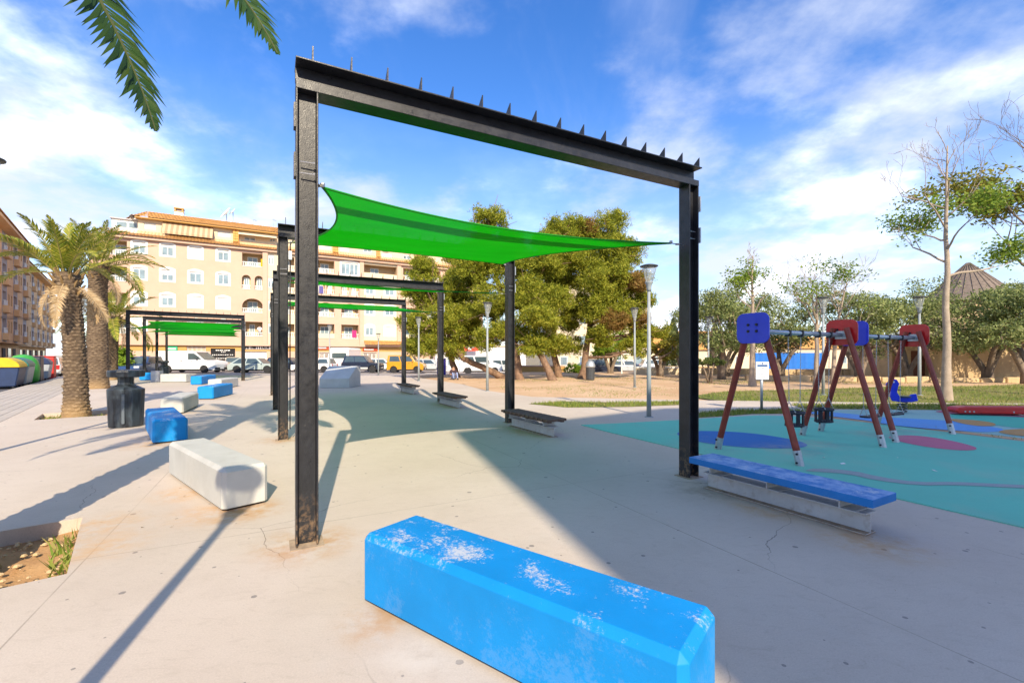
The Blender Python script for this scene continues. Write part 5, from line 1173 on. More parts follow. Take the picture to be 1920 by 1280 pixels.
mb.build('lettering', M_WHITE, s_); mb = MB(); [mb.bx(q[0]+(q[1]-q[0])*f-.03, q[0]+(q[1]-q[0])*f+.03, .17, .199, q[2], q[3]-.55) for f in (.02, .25, .5, .75, .98)]; mb.build('frame', M_DARKIN, s_)
mu = panel('mural_sign', shops['mural'], mat('grey_mural', (.36, .33, .34), .7, .2, 3), -.06, .045); q = shops['mural']; mb = MB(); rr_ = random.Random(3)
for k in range(11):
    x = q[0] + .2 + k*(q[1]-q[0]-.4)/11; w = (q[1]-q[0])/15; h = (q[3]-q[2]); pat = rr_.choice(['A', 'N', 'V', 'Y', 'I']); y0 = -.068
    segs = {'A': ((0, 0, .5, 1), (.5, 1, 1, 0), (.25, .4, .75, .4)), 'N': ((0, 0, 0, 1), (0, 1, 1, 0), (1, 0, 1, 1)), 'V': ((0, 1, .5, 0), (.5, 0, 1, 1)), 'Y': ((0, 1, .5, .5), (1, 1, .5, .5), (.5, .5, .5, 0)), 'I': ((.5, 0, .5, 1), (.2, 1, .8, 1))}[pat]
    for a in segs:
        A_ = Vector((x+a[0]*w, y0, q[2]+.1*h+a[1]*h*.8)); B_ = Vector((x+a[2]*w, y0, q[2]+.1*h+a[3]*h*.8)); mb.tube([A_, B_], .05, 4)
mb.build('lettering', M_SHOPB, mu)
gd = panel('garage_shutter', shops['garage'], M_SHUT); 
for k, (pa, pb, red) in enumerate(((593, 618, (593, 617, 648, 655)), (641, 672, None), (681, 706, (680, 707, 652.5, 657.5)))):
    q = gq(599 if k == 0 else pa, 625 if k == 0 else pb, 661, 692); s_ = panel('shop_front', q, mat('shop_glass', (.32, .28, .25), .25, .4, 4, 0)); mb = MB(); [mb.bx(q[0]+(q[1]-q[0])*f-.04, q[0]+(q[1]-q[0])*f+.04, .15, .199, q[2], q[3]) for f in (.02, .35, .67, .98)]; mb.bx(q[0], q[1], .15, .2, q[3]-.12, q[3]); mb.build('frame', M_WHITE, s_)
    if red:
        r2 = gq(*red); sg = panel('shop_sign', r2, M_REDS, -.15, .12); mb = MB(); zz = (r2[2]+r2[3])/2
        for j in range(10): mb.bx(r2[0]+.2+j*(r2[1]-r2[0])*.065, r2[0]+.2+j*(r2[1]-r2[0])*.065+(r2[1]-r2[0])*.045, -.158, -.1505, zz-.12, zz+.10)
        mb.build('lettering', M_WHITE, sg)
# small awning tiles over the right shops
rf = MB(); corrugated(rf, ((S3+.3, -1.1, 2.9), (S4+.5, -1.1, 2.9)), ((S3+.3, -.02, 3.5), (S4+.5, -.02, 3.5)), .32, .06, 3); rf.build('canopy_roof', M_TILE, flats, True)
# cloth on balconies
for (pa, pb, k, col, nm) in ((660, 668, 1, (.6, .03, .16), 'pink towel hanging over a balcony rail of the flats'), (489, 492.5, 4, (.65, .45, .02), 'yellow cloth hanging in a top balcony of the flats'), (598, 606, 3, (.12, .10, .3), 'dark blue laundry on a balcony of the flats'), (615, 622, 3, (.7, .68, .65), 'white laundry on a balcony of the flats')):
    a, b = bs(pa), bs(pb); t = thing('towel', nm, 'cloth', tuple(BA0 + BU*a + Vector((0, 0, fl(k)+1.05))), math.atan2(BU.y, BU.x)); mb = MB(); n = 8
    mb.add([((b-a)*i/n, -.10+.03*math.sin(i*2.1), z) for i in range(n+1) for z in (0, .95)], [(2*i, 2*i+2, 2*i+3, 2*i+1) for i in range(n)]); mb.add([((b-a)*i/n, -.07+.03*math.sin(i*2.1), z) for i in range(n+1) for z in (0, .95)], [(2*i, 2*i+2, 2*i+3, 2*i+1) for i in range(n)]); mb.build('cloth', mat('cloth_%d%d' % (pa, k), col, .9, .1), t)

# ------------------------------------------------------------------ left street blocks
LV = Vector((-.648, .762, 0)); L0 = Vector((-52, 46.4, 0))
def street_block(s0, s1, setback, Hh, label, seed, colors, firstz=2.9):
    o = L0 + LV*s0 - Vector((.762, .648, 0))*setback; t = thing('apartment_building', label, 'building', tuple(o), math.atan2(LV.y, LV.x), 'flats along the left street'); W = s1-s0; rnd = random.Random(seed)
    bays = []; x = 0.
    while x < W-.1:
        for kind, w in (('flat', 3.6), ('loggia', 2.6)):
            bays.append((kind, x, min(W, x+w))); x += w
            if x >= W-.1: break
    for kind, a, b in bays:
        opn = []; fx = []
        for k in range(1, 5):
            z = 2.85*k
            if kind == 'flat':
                for xx in (a+.7, a+2.2):
                    if xx+.75 < b: opn.append((xx, xx+.75, z+1.0, z+2.3)); fx.append(('w', opn[-1]))
            elif b-a > 1.5: opn.append((a+.35, b-.35, z+.95, z+2.45)); fx.append(('b', opn[-1]))
        mb = MB(); wall_mesh(mb, a, b, firstz, Hh, opn); [reveal(mb, *q, .15) for q in opn if q[1]-q[0] < 1]; mb.build('wall', colors[0] if kind == 'flat' else colors[1], t)
        for f, q in fx:
            if f == 'w': window(t, *q, rnd.choice((0, .3, .6, 1)), False, panes=1, m_frame=mat('brown_frame', (.30, .15, .07), .6))
            else:
                mb = MB(); reveal(mb, *q, .9); mb.add([(q[0], .9, q[2]), (q[1], .9, q[2]), (q[1], .9, q[3]), (q[0], .9, q[3])], [(0, 1, 2, 3)]); mb.build('loggia', M_GREYREND, t)
                mb = MB(); mb.bx(q[0]+.5, q[1]-.3, .84, .89, q[2], q[3]-.3); mb.build('balcony_door', M_DARKIN, t); balustrade(t, q[0], q[1], q[2], .55, -.08)
                mb = MB(); mb.bx(q[0]-.1, q[1]+.1, -.45, -.001, q[2]-.75, q[2]-.02); mb.build('balcony_box', colors[0], t)
    mb = MB(); mb.bx(0, W, 1.0, 1.2, -1, firstz); mb.build('ground_wall', colors[0], t)
    for k in range(int(W/3.2)):
        x = .7 + k*3.2; mb = MB(); mb.bx(x, x+1.7, .93, .995, .1 if k % 2 else .8, 2.3); d = mb.build('shop_window', M_DARKIN if k % 2 else M_PANE, t)
    mb = MB(); mb.bx(0, W, 0.002, 1.2, firstz-.12, firstz); mb.build('soffit', colors[0], t)
    mb = MB(); mb.bx(0, W, .3, 12, firstz, Hh); mb.bx(0, W, 1.25, 12, -1, firstz); mb.build('core', colors[0], t)
    mb = MB(); mb.bx(-.3, W+.3, -.9, 1.2, Hh+.002, Hh+.3); mb.build('eave', M_ORANGE, t)
    rf = MB(); corrugated(rf, ((-.3, -1.0, Hh+.3), (W+.3, -1.0, Hh+.3)), ((-.3, 1.8, Hh+1.35), (W+.3, 1.8, Hh+1.35)), .4, .07, 3); rf.build('roof', M_TILE, t, True)
    mb = MB(); mb.bx(0, W, 1.8, 12, Hh+.2, Hh+1.3); mb.bx(W-4, W-1, 2.5, 5, Hh+1.3, Hh+3.6); mb.build('roof_room', M_WHITE, t)
street_block(-16, 17.6, 0, 14.3, 'orange apartment block at the left edge of the street', 5, (M_ORANGE, M_GREYREND))
street_block(18.0, 62, 1.6, 14.3, 'farther orange apartment block down the left street', 6, (M_ORANGE, M_GREYREND))
# block of flats behind the viewpoint that shades the playground
sb = thing('apartment_building', 'apartment block behind the viewpoint that shades the playground', 'building')
SHC = [(6.0, -13.8), (11.5, -9.8), (20.5, -8.8), (22.5, -17), (7.2, -17)]
mb = MB(); mb.extrude([(x, y, -1) for x, y in SHC], (0, 0, 16.9)); mb.build('wall', M_PEACH, sb)
mb = MB(); mb.extrude([(x+(.02 if x < 20 else 0), y, 15.9) for x, y in SHC], (0, 0, .25)); mb.build('parapet', M_WHITE, sb)
d = (Vector(SHC[2]) - Vector(SHC[1])); L = d.length; d.normalize(); nn = Vector((-d.y, d.x)); wm = None
for k in range(5):
    for j in range(2):
        p = Vector(SHC[1]) + d*(2+j*3.8) + nn*.03
        if wm is None: mb = MB(); mb.bx(-.7, .7, -.03, .05, 0, 1.3); wm = mb.mesh('window', M_PANE)
        w = link('window', wm, sb); w.location = (p.x, p.y, 1.2+k*3); w.rotation_euler = (0, 0, math.atan2(d.y, d.x))

# ------------------------------------------------------------------ buildings to the right and behind the pines
def house(loc, rz, W, D, H, label, wall, roof_h=1.6, wins=3, tile=M_TILE, floors=1, flat=False):
    t = thing('house', label, 'house', loc, rz); mb = MB(); mb.bx(-W/2, W/2, 0, D, -1, H); mb.build('wall', wall, t)
    if flat: mb = MB(); mb.bx(-W/2-.15, W/2+.15, -.15, D+.15, H+.001, H+.25); mb.build('roof', M_CREAM, t)
    else:
        mb = MB(); e = .4; mb.extrude([(-W/2-e, -e, H+.002), (-W/2-e, D+e, H+.002), (-W/2-e, D/2, H+roof_h)], (W+2*e, 0, 0)); mb.build('roof', tile, t)
    for f in range(floors):
        for k in range(wins):
            x = -W/2 + W*(k+.5)/wins; mb = MB(); mb.bx(x-.5, x+.5, -.05, .02, .9+f*2.8, 2.1+f*2.8); w = mb.build('window', M_WHITE, t); mb = MB(); mb.bx(x-.42, x+.42, -.07, -.052, .98+f*2.8, 2.02+f*2.8); mb.build('pane', M_PANE, w)
    return t
house((12.2, 62, -.8), R(4), 13, 9, 12.5, 'cream apartment house seen through the pines', M_CREAM, 1.6, 5, floors=4, flat=True)
house((-4, 60, -.8), R(12), 12, 8, 3.4, 'low white shop with red sign behind the pines', M_WHITE, flat=True, wins=3)
hs = gp(868, 59)
house((24, 70, -.8), R(-5), 16, 9, 3.1, 'low house with orange tiled roof left of the cypress', M_CREAM, 2.4, 4)
house((37, 78, -.8), R(8), 15, 9, 4.4, 'pale house with orange roof between post and pointed cypress', M_CREAM, 2.2, 4)
house((52, 74, -.8), R(-8), 14, 9, 3.4, 'low tiled house behind the olive trees', M_CREAM, 2.0, 4)
rs = thing('shop_sign_board', 'red and white sign on the low shop behind the pines', 'sign', (-5.4, 58.2, 2.0), R(12)); mb = MB(); mb.bx(-1.1, 1.1, -.1, .1, 0, 1.15); mb.build('panel', M_REDS, rs); mb = MB(); mb.bx(-.25, .25, -.13, -.102, .15, 1.0); mb.bx(-.6, .6, -.134, -.131, .42, .72); mb.build('cross', M_WHITE, rs)
M_STONE = mat('sandstone_wall', (.50, .36, .20), .9, .16, 1.5, .6, 14, dist=.03, dirt=(.36, .25, .14))
M_THATCH = mat('grey_thatch', (.17, .135, .11), .95, .3, 5, .8, 30, dist=.03)
t = thing('stone_hut', 'sandstone hut with dark doorway behind the forked olive tree', 'hut', (30.6, 29.6, -.1), R(-4))
mb = MB(); wall_mesh(mb, -5.2, 4.6, -1, 2.75, [(-4.4, -3.3, -.5, 1.9)]); reveal(mb, -4.4, -3.3, -.5, 1.9, .4); mb.bx(-5.2, 4.6, .5, 5, -1, 2.72); mb.build('wall', M_STONE, t)
mb = MB(); mb.bx(-5.4, 4.8, -.15, 5.2, 2.755, 2.9); mb.build('roof', M_STONE, t); mb = MB(); mb.bx(-4.4, -3.3, .3, .36, -.5, 1.9); mb.build('door', mat('old_red_door', (.16, .06, .035), .8, .2), t)
t = thing('windmill_tower', 'round stone windmill with conical thatched cap above the olive trees', 'windmill', (38.6, 38.5, -.3))
mb = MB(); mb.lathe([(3.1, -1), (2.9, 3), (2.75, 6.3)], 28); mb.build('tower', M_STONE, t, True)
mb = MB(); mb.lathe([(3.15, 6.25), (3.1, 6.35), (1.7, 7.9), (.12, 9.55), (.02, 9.6)], 28); mb.build('cap', M_THATCH, t)
mb = MB()
for k in range(28): a = 2*math.pi*k/28; mb.tube([(3.12*math.cos(a), 3.12*math.sin(a), 6.36), (1.72*math.cos(a), 1.72*math.sin(a), 7.93), (.12*math.cos(a), .12*math.sin(a), 9.6)], .022, 4)
mb.build('cap_ribs', M_THATCH, t)
def low_wall(a, b, h, th, m_, label, name='low_wall', z=-.3, coping=None):
    a, b = Vector(a), Vector(b); d = b-a; t = thing(name, label, 'wall', (a.x, a.y, z), math.atan2(d.y, d.x)); L = d.length; n = max(1, int(L/1.2)); me = {}
    rr = random.Random(int(L*10))
    if coping is not None:
        mb = MB(); mb.bx(0, L, 0, th, -.5, h-.12); mb.build('wall', m_, t); mb = MB(); mb.bx(0, L, -.05, th+.05, h-.119, h); mb.build('coping', coping, t)
    else:
        for k in range(n):
            if 'm' not in me: mb = MB(); mb.bx(.02, L/n-.02, 0, th, -.5, h); me['m'] = mb.mesh('stone', m_, bevel=.04)
            o = link('stone', me['m'], t); o.location = (L*k/n, rr.uniform(-.04, .04), rr.uniform(-.06, .03))
low_wall((15.2, 36.4), (23.5, 35.2), .75, .4, M_STONE, 'low sandstone wall at the back of the lawn, left part')
low_wall((24.0, 35.0), (34.5, 33.2), .75, .4, M_STONE, 'low sandstone wall at the back of the lawn beside the tarpaulin')
low_wall((10.2, 37.8), (15.0, 36.6), .85, .4, M_CREAM, 'pale low wall behind the mushroom shrub', coping=M_WHITE)
low_wall((.7, 42.3), (5.0, 42.6), .9, .25, M_OCHRE, 'orange low wall between the pine trunks', coping=M_PEACH, z=-.35)
low_wall((13.6, 41.5), (18.5, 40.4), .8, .4, M_CREAM, 'pale parapet wall under the tall cypress', coping=M_STONE)
# low terrace edge of stones on the lawn
low_wall((14.5, 28.2), (30.0, 24.9), .32, .35, M_STONE, 'row of low dark stone edging across the lawn', z=-.05)
t = thing('tarpaulin_fence', 'bright blue tarpaulin screen under the olive trees', 'screen', (23.6, 38.8, -.2), R(-6)); mb = MB(); n = 30
mb.add([(5.4*i/n-2.7, .05*math.sin(i*1.3), z) for i in range(n+1) for z in (.35, 1.9)], [(2*i, 2*i+2, 2*i+3, 2*i+1) for i in range(n)]); mb.build('sheet', mat('blue_tarpaulin', (.02, .16, .58), .5, .12, 3, .2, 10), t, True)
for x in (-2.7, -.9, .9, 2.7): mb = MB(); mb.tube([(x, .08, 0), (x, .08, 2.0)], .04, 6); mb.build('post', M_GALV, t)
# wire fence behind the pines
t = thing('wire_fence', 'grey wire mesh fence behind the pine trunks', 'fence', (.6, 43.4, -.35), R(3)); W = 8.4
for k in range(5): mb = MB(); mb.tube([(k*W/4, 0, 0), (k*W/4, 0, 2.1)], .04, 6); mb.build('post', M_GALV, t)
mb = MB()
for k in range(60): x = W*k/60; mb.tube([(x, 0, .1), (x+W/60*6 if x+W/60*6 < W else W, 0, 2.0)], .008, 3, False); mb.tube([(x, 0, 2.0), (x+W/60*6 if x+W/60*6 < W else W, 0, .1)], .008, 3, False)
mb.tube([(0, 0, 2.0), (W, 0, 2.0)], .02, 4); mb.build('mesh_wire', M_GALV, t)
t = thing('goal_frame', 'white goal post frame on the far dirt', 'goal', (9.3, 38.6, -.4), R(25)); 
for x in (0, 3.0): mb = MB(); mb.tube([(x, 0, 0), (x, 0, 2.0)], .06, 8); mb.build('post', M_WHITE, t)
mb = MB(); mb.tube([(-.06, 0, 2.0), (3.06, 0, 2.0)], .055, 8); mb.build('crossbar', M_WHITE, t)

# ------------------------------------------------------------------ street containers
def container(loc, rz, label, body, lid, kind, s=1.):
    t = thing('recycling_container', label, 'container', loc, rz, 'street containers on the left')
    if kind == 'flap':
        mb = MB(); mb.extrude([(-.95*s, y, z) for y, z in ((-.55, .12), (.55, .12), (.68, 1.05), (-.68, 1.05))], (1.9*s, 0, 0)); mb.build('body', body, t, bevel=.04)
        mb = MB(); mb.extrude([(-.98*s, .70*math.cos(a), 1.06 + .48*math.sin(a)) for a in [math.pi*i/10 for i in range(11)]], (1.96*s, 0, 0)); mb.build('lid', lid, t, bevel=.02)
        mb = MB()
        for k in range(5): mb.bx(-.8*s+k*.4*s-.04, -.8*s+k*.4*s+.04, -.66, -.60, .2, 1.0)
        mb.build('rib', M_BEAMGREY, t); mb = MB()
        for k in range(3): mb.box((.55*s, -.672, .55+k*.14), (.26, .012, .06), mat=Matrix.Rotation(.5, 3, 'Y'))
        mb.build('warning_stripe', M_REDS, t)
        mb = MB(); [mb.lathe([(.1, -.04), (.1, .04)], 10, (x, y, .1), 'Y') for x in (-.8*s, .8*s) for y in (-.45, .45)]; mb.build('wheel', M_RUB, t)
    elif kind == 'igloo':
        mb = MB(); mb.lathe([(.55, .02), (.68, .2), (.72, .9), (.62, 1.35), (.38, 1.62), (.1, 1.7)], 16); mb.build('body', body, t, True); mb = MB(); mb.lathe([(.13, -.01), (.16, .0), (.13, .05)], 12, (-.1, -.68, 1.15), 'Y'); mb.build('slot', M_RUB, t)
    else:
        mb = MB(); mb.bx(-.6*s, .6*s, -.55, .55, .03, 1.5); mb.build('body', body, t, bevel=.05, seg=2); mb = MB(); mb.bx(-.62*s, .62*s, -.57, .57, 1.502, 1.6); mb.build('lid', lid, t, bevel=.03); mb = MB(); mb.bx(-.35*s, .35*s, -.575, -.552, 1.05, 1.25); mb.build('slot', M_WHITE, t)
cN = mat('container_navy', (.012, .03, .09), .5, .15, 4, .05); cG = mat('container_green', (.04, .30, .05), .45, .15, 4, .05); cY = mat('container_yellow', (.62, .40, .01), .5, .1, 4, .05); cD = mat('container_dark', (.02, .03, .055), .5, .2, 4, .05); cT = mat('container_teal', (.02, .14, .13), .5, .15); cR = mat('container_red', (.48, .025, .02), .5, .12); cGr = mat('container_grey', (.30, .33, .36), .5, .15)
ca = math.atan2(SW.y, SW.x) + math.pi
def cpos(px, py): v = G(px, py, -.15); return (v.x, v.y, -.15)
def along(tt): v = E0 + SW*tt + SWN*(2.05+.85); return (v.x, v.y, -.15)
for tt, lb, b, l, k, s in ((20.5, 'navy container with yellow curved lid at the left edge', cN, cY, 'flap', 1), (22.9, 'dark teal lidded container behind the yellow lidded one', cGr, cT, 'flap', 1), (25.2, 'bright green bottle bank next to the dark cabinet', cG, cG, 'igloo', 1), (27.2, 'dark blue boxy clothing container', cD, cD, 'box', 1.), (29.8, 'grey container between the dark cabinet and the red one', cGr, cN, 'flap', .7), (32.6, 'red boxy container at the end of the row', cR, cR, 'box', .9)):
    container(along(tt), ca, lb, b, l, k, s)
container((-5.6, 36.2, -.35), R(5), 'purple blue waste container under the pines', mat('container_purple', (.05, .03, .35), .5, .1), mat('container_purple_lid', (.04, .03, .28), .5, .1), 'box', .55)
t = thing('litter_bin', 'small grey litter bin on the dirt beside the right hand pine', 'litter bin', (4.85, 28.2, -.05)); mb = MB(); mb.lathe([(.24, 0), (.27, .1), (.28, .8), (.24, .83)], 12); mb.build('body', M_LDARK, t); mb = MB(); mb.lathe([(.3, .80), (.31, .9), (.22, 1.15), (.05, 1.25)], 12); mb.build('hood', M_GALV, t, True)
t = thing('utility_box', 'grey metal cabinet under the far pergola beside the whitish block', 'cabinet', (-20.2, 25.9, 0), R(10)); mb = MB(); mb.bx(-.22, .22, -.2, .2, 0, .62); mb.build('body', M_GREYREND, t, bevel=.01); mb = MB(); mb.bx(-.18, .18, -.215, -.202, .06, .56); mb.build('door', M_BEAMGREY, t)

# ------------------------------------------------------------------ cars
M_TYRE = mat('tyre', (.02, .02, .022), .8, .2, 10, .1); M_RIM = mat('alloy_rim', (.5, .5, .52), .35, .1, 10, 0, metal=.6); M_CGLASS = mat('car_glass', (.05, .075, .085), .08, .3, 1, 0, spec=.7); M_TRIM = mat('car_black_trim', (.03, .03, .033), .6, .2)
M_HEAD = mat('headlight', (.6, .62, .65), .15, .1, 10, 0); M_TAIL = mat('tail_light', (.4, .02, .02), .3, .1, 10, 0)
def paint(name, col, rough=.3): return mat('paint_'+name, col, rough, .04, 2, 0, coat=.5)
def car(loc, rz, label, pnt, L, W, Hh, kind='hatch', name='parked_car', cat='car', trim=False, group='vehicles parked along the road'):
    """car pointing along +x"""
    t = thing(name, label, cat, loc, rz, group); h0 = .24 if kind != 'suv' else .34; belt = Hh*.60; hw = W/2; x0, x1 = -L/2, L/2; wr = .32 if kind != 'suv' else .37
    wf, wb = x1-L*.19, x0+L*.19
    def arch(xc, r_=wr+.07): return [(xc + r_*math.cos(a), max(h0, wr*.95 + r_*math.sin(a))) for a in [math.pi*i/8 for i in range(9)]]
    if kind == 'van': low = [(x1-.04, .42), (x1, .75), (x1-.06, 1.0), (x1-L*.20, 1.18), (x1-L*.36, Hh-.08), (x1-L*.42, Hh), (x0+.12, Hh), (x0, Hh-.15), (x0, .4)]
    elif kind == 'hatch': low = [(x1-.05, .42), (x1, .6), (x1-.12, .78), (x1-L*.26, belt), (x0+.25, belt+.02), (x0, belt-.05), (x0-.02, .45)]
    elif kind == 'kangoo': low = [(x1-.05, .42), (x1, .7), (x1-.1, .9), (x1-L*.22, belt+.05), (x0+.05, belt+.05), (x0, .45)]
    else: low = [(x1-.05, .5), (x1, .75), (x1-.1, belt-.08), (x1-L*.26, belt), (x0+.1, belt+.02), (x0-.02, belt-.1), (x0-.02, .5)]
    prof = low + [(x0+.05, h0)] + arch(wb)[::-1] + arch(wf)[::-1] + [(x1-.08, h0)]
    # side skins stitched across with slight tumblehome
    def wid(z): return hw*(1 - .05*max(0, (z-belt)/(Hh-belt+1e-6)) - .02*max(0, (.5-z)))
    mb = MB(); n = len(prof); mb.add([(x, -wid(z), z) for x, z in prof] + [(x, wid(z), z) for x, z in prof], [tuple(range(n)), tuple(range(n, 2*n))[::-1]] + [(i, (i+1) % n, n+(i+1) % n, n+i) for i in range(n)])
    body = mb.build('body', pnt, t, bevel=.03, seg=2)
    if kind == 'van':
        gl = [(x1-L*.215, 1.22), (x1-L*.36, Hh-.22), (x1-L*.46, Hh-.22), (x1-L*.46, 1.2)]
        for s in (-1, 1): mb = MB(); mb.extrude([(x, s*(hw*.965+.022), z) for x, z in gl], (0, -s*.02, 0)); mb.build('side_window', M_CGLASS, t)
        mb = MB(); mb.extrude([(x1-L*.19, -hw*.84, 1.20), (x1-L*.19, hw*.84, 1.20), (x1-L*.35+.02, hw*.78, Hh-.10), (x1-L*.35+.02, -hw*.78, Hh-.10)], (.012, 0, .008)); mb.build('windscreen', M_CGLASS, t)
    else:
        rx0, rx1 = {'hatch': (x0+L*.10, x1-L*.42), 'kangoo': (x0+.12, x1-L*.36), 'suv': (x0+L*.08, x1-L*.42)}[kind]
        bx0, bx1 = {'hatch': (x0+.12, x1-L*.27), 'kangoo': (x0+.04, x1-L*.21), 'suv': (x0+.06, x1-L*.28)}[kind]
        if kind == 'hatch' and L > 4.2: rx0 = x0+L*.22
        rw = hw*.80; bw = hw*.965
        mb = MB(); b0 = belt-.01; mb.add([(bx0, -bw, b0), (bx1, -bw, b0), (bx1, bw, b0), (bx0, bw, b0), (rx0, -rw, Hh), (rx1, -rw, Hh), (rx1, rw, Hh), (rx0, rw, Hh)], [(0, 1, 2, 3), (7, 6, 5, 4), (0, 4, 5, 1), (1, 5, 6, 2), (2, 6, 7, 3), (3, 7, 4, 0)])
        mb.build('cabin', pnt, t, bevel=.05, seg=2)
        def pt(fx, fz, s): # point on cabin side
            xb, xt = bx0+(bx1-bx0)*fx, rx0+(rx1-rx0)*fx; return Vector((xb+(xt-xb)*fz, s*(bw+(rw-bw)*fz + .008), b0+(Hh-b0)*fz))
        for s in (-1, 1):
            for fa, fb in ((.08, .46), (.49, .93)) if L > 3.9 else ((.08, .46), (.49, .93)):
                mb = MB(); mb.extrude([pt(fa, .10, s), pt(fb, .10, s), pt(fb-.01, .86, s), pt(fa+.01, .86, s)], (0, -s*.012, 0)); mb.build('side_window', M_CGLASS, t)
        for xb, xt, nm in ((bx1, rx1, 'windscreen'), (bx0, rx0, 'rear_window')):
            sg = 1 if nm == 'windscreen' else -1; a = Vector((xb+(xt-xb)*.1 + sg*.012, 0, b0+(Hh-b0)*.1)); b = Vector((xb+(xt-xb)*.88 + sg*.012, 0, b0+(Hh-b0)*.88))
            mb = MB(); mb.extrude([a + Vector((0, -bw*.86, 0)), a + Vector((0, bw*.86, 0)), b + Vector((0, rw*.9, 0)), b + Vector((0, -rw*.9, 0))], (sg*.01, 0, .004)); mb.build(nm, M_CGLASS, t)
    for xc in (wf, wb):
        for s in (-1, 1):
            mb = MB(); mb.lathe([(wr*.62, -.1), (wr, -.1), (wr, .1), (wr*.62, .1)], 18, (xc, s*(hw-.10), wr), 'Y'); w = mb.build('wheel', M_TYRE, t)
            mb = MB(); mb.lathe([(wr*.64, -.06), (wr*.64, .085), (wr*.5, .07), (.06, .095)] if s > 0 else [(.06, -.095), (wr*.5, -.07), (wr*.64, -.085), (wr*.64, .06)], 14, (xc, s*(hw-.10), wr), 'Y'); mb.build('rim', M_RIM, w)
    for s in (-1, 1):
        mb = MB(); mb.box((x1-.10, s*hw*.76, .72), (.16, .34, .15)); mb.build('headlight', M_HEAD, t, bevel=.02)
        mb = MB(); mb.box((x0+.03, s*hw*.82, belt-.18), (.10, .2, .34)); mb.build('tail_light', M_TAIL, t, bevel=.02)
        mb = MB(); mb.box((x1-L*.30, s*(hw+.08), belt+.07), (.12, .16, .13)); mb.build('mirror', pnt if kind != 'van' else M_TRIM, t, bevel=.03)
        mb = MB(); mb.bx(wb+wr+.1, wf-wr-.1, s*hw*.99, s*(hw+.012), h0+.04, h0+(.22 if trim else .10)); mb.build('sill', M_BEAMGREY if trim else M_TRIM, t)
        mb = MB(); [mb.box((x, s*(hw*.985+.012), belt-.10), (.17, .02, .03)) for x in (x0+L*.42, x0+L*.60)]; mb.build('door_handle', M_TRIM if kind != 'suv' else pnt, t)
    mb = MB(); mb.bx(x1-.10, x1+.03, -hw*.9, hw*.9, h0+.05, .48); mb.build('front_bumper', M_TRIM if kind in ('van', 'kangoo') else pnt, t, bevel=.03); mb = MB(); mb.bx(x0-.06, x0+.08, -hw*.9, hw*.9, h0+.08, .5); mb.build('rear_bumper', M_TRIM if kind in ('van', 'kangoo') else pnt, t, bevel=.03)
    mb = MB(); mb.bx(x0+.3, x1-.3, -hw*.85, hw*.85, h0-.06, h0+.12); mb.build('underbody', M_TRIM, t)
    for xx, s in ((x1+.035, 1), (x0-.065, -1)): mb = MB(); mb.box((xx, 0, h0+.17), (.012, .5, .11)); mb.build('number_plate', M_WHITE, t)
    for s in (-1, 1):
        mb = MB()
        for xx in (x1-L*.30, x0+L*.44): mb.bx(xx-.006, xx+.006, s*hw*.98, s*(hw+.004), h0+.12, belt-.02)
        mb.build('door_gap', M_TRIM, t)
    return t
def cp(px, d, z): return ((px-CX)/FPX*d, d, z)
white = paint('white', (.72, .72, .71)); silver = paint('silver_green', (.34, .40, .39), .35); navy = paint('dark_navy', (.012, .018, .04)); amber = paint('amber', (.50, .24, .01)); beige = paint('beige', (.35, .30, .22), .4); blue = paint('blue_car', (.02, .05, .14)); pale = paint('pale_grey_car', (.45, .47, .48))
car(cp(362, 42.0, -.10), R(0), 'white panel van parked behind the far pergola', white, 5.3, 1.95, 1.98, 'van', 'panel_van', 'van')
car(cp(481, 43.5, -.17), R(2), 'pale green silver saloon parked right of the white panel van', silver, 4.5, 1.72, 1.42)
car(cp(440, 47.5, -.15), R(-70), 'beige car nosing out between van and silver saloon', beige, 4.0, 1.68, 1.45)
car(cp(540, 47.5, -.2), R(0), 'dark car behind the silver saloon', navy, 4.2, 1.7, 1.45)
car(cp(590, 47.0, -.28), R(180), 'white car half hidden behind the nearest post', white, 4.2, 1.72, 1.48)
car(cp(681, 48.6, -.34), R(0), 'dark navy off road car with grey sills parked before the shops', navy, 4.0, 1.85, 1.78, 'suv', 'parked_car', 'car', True)
car(cp(716, 52.5, -.40), R(12), 'small white car just right of the dark off road car', white, 3.8, 1.65, 1.5)
car(cp(763, 49.6, -.36), R(0), 'amber yellow small van parked at the pines', amber, 4.0, 1.75, 1.85, 'kangoo', 'small_van', 'van')
car(cp(806, 53, -.42), R(0), 'pale car behind the purple waste container', pale, 4.1, 1.7, 1.45)
car(cp(903, 46.5, -.40), R(0), 'white delivery van seen between the pine trunks', white, 4.3, 1.8, 1.85, 'kangoo', 'small_van', 'van')
car(cp(952, 50, -.45), R(0), 'pale car partly behind the upright pine', pale, 4.2, 1.7, 1.45)
car(cp(1122, 44.5, -.40), R(8), 'black parked pickup behind the green bushy tree', navy, 4.3, 1.8, 1.5)
car(cp(1178, 50, -.5), R(0), 'grey car behind the lamp on the right of the pines', pale, 4.2, 1.7, 1.45)
car(cp(1232, 58, -.5), R(0), 'white car left of the tall cypress', white, 4.2, 1.7, 1.45)
car(cp(1262, 61, -.5), R(0), 'silver car behind the tall cypress', pale, 4.2, 1.7, 1.45)
sa = math.atan2(SW.y, SW.x)
v = E0 + SW*37.5 + SWN*3.2; car((v.x, v.y, -.15), sa, 'pale blue grey car parked after the red container', pale, 4.2, 1.7, 1.5)
v = E0 + SW*39 + SWN*-1.2; car((-28.9, 35.4, -.1), R(-75), 'dark blue car between the two big palms', blue, 4.2, 1.75, 1.5)
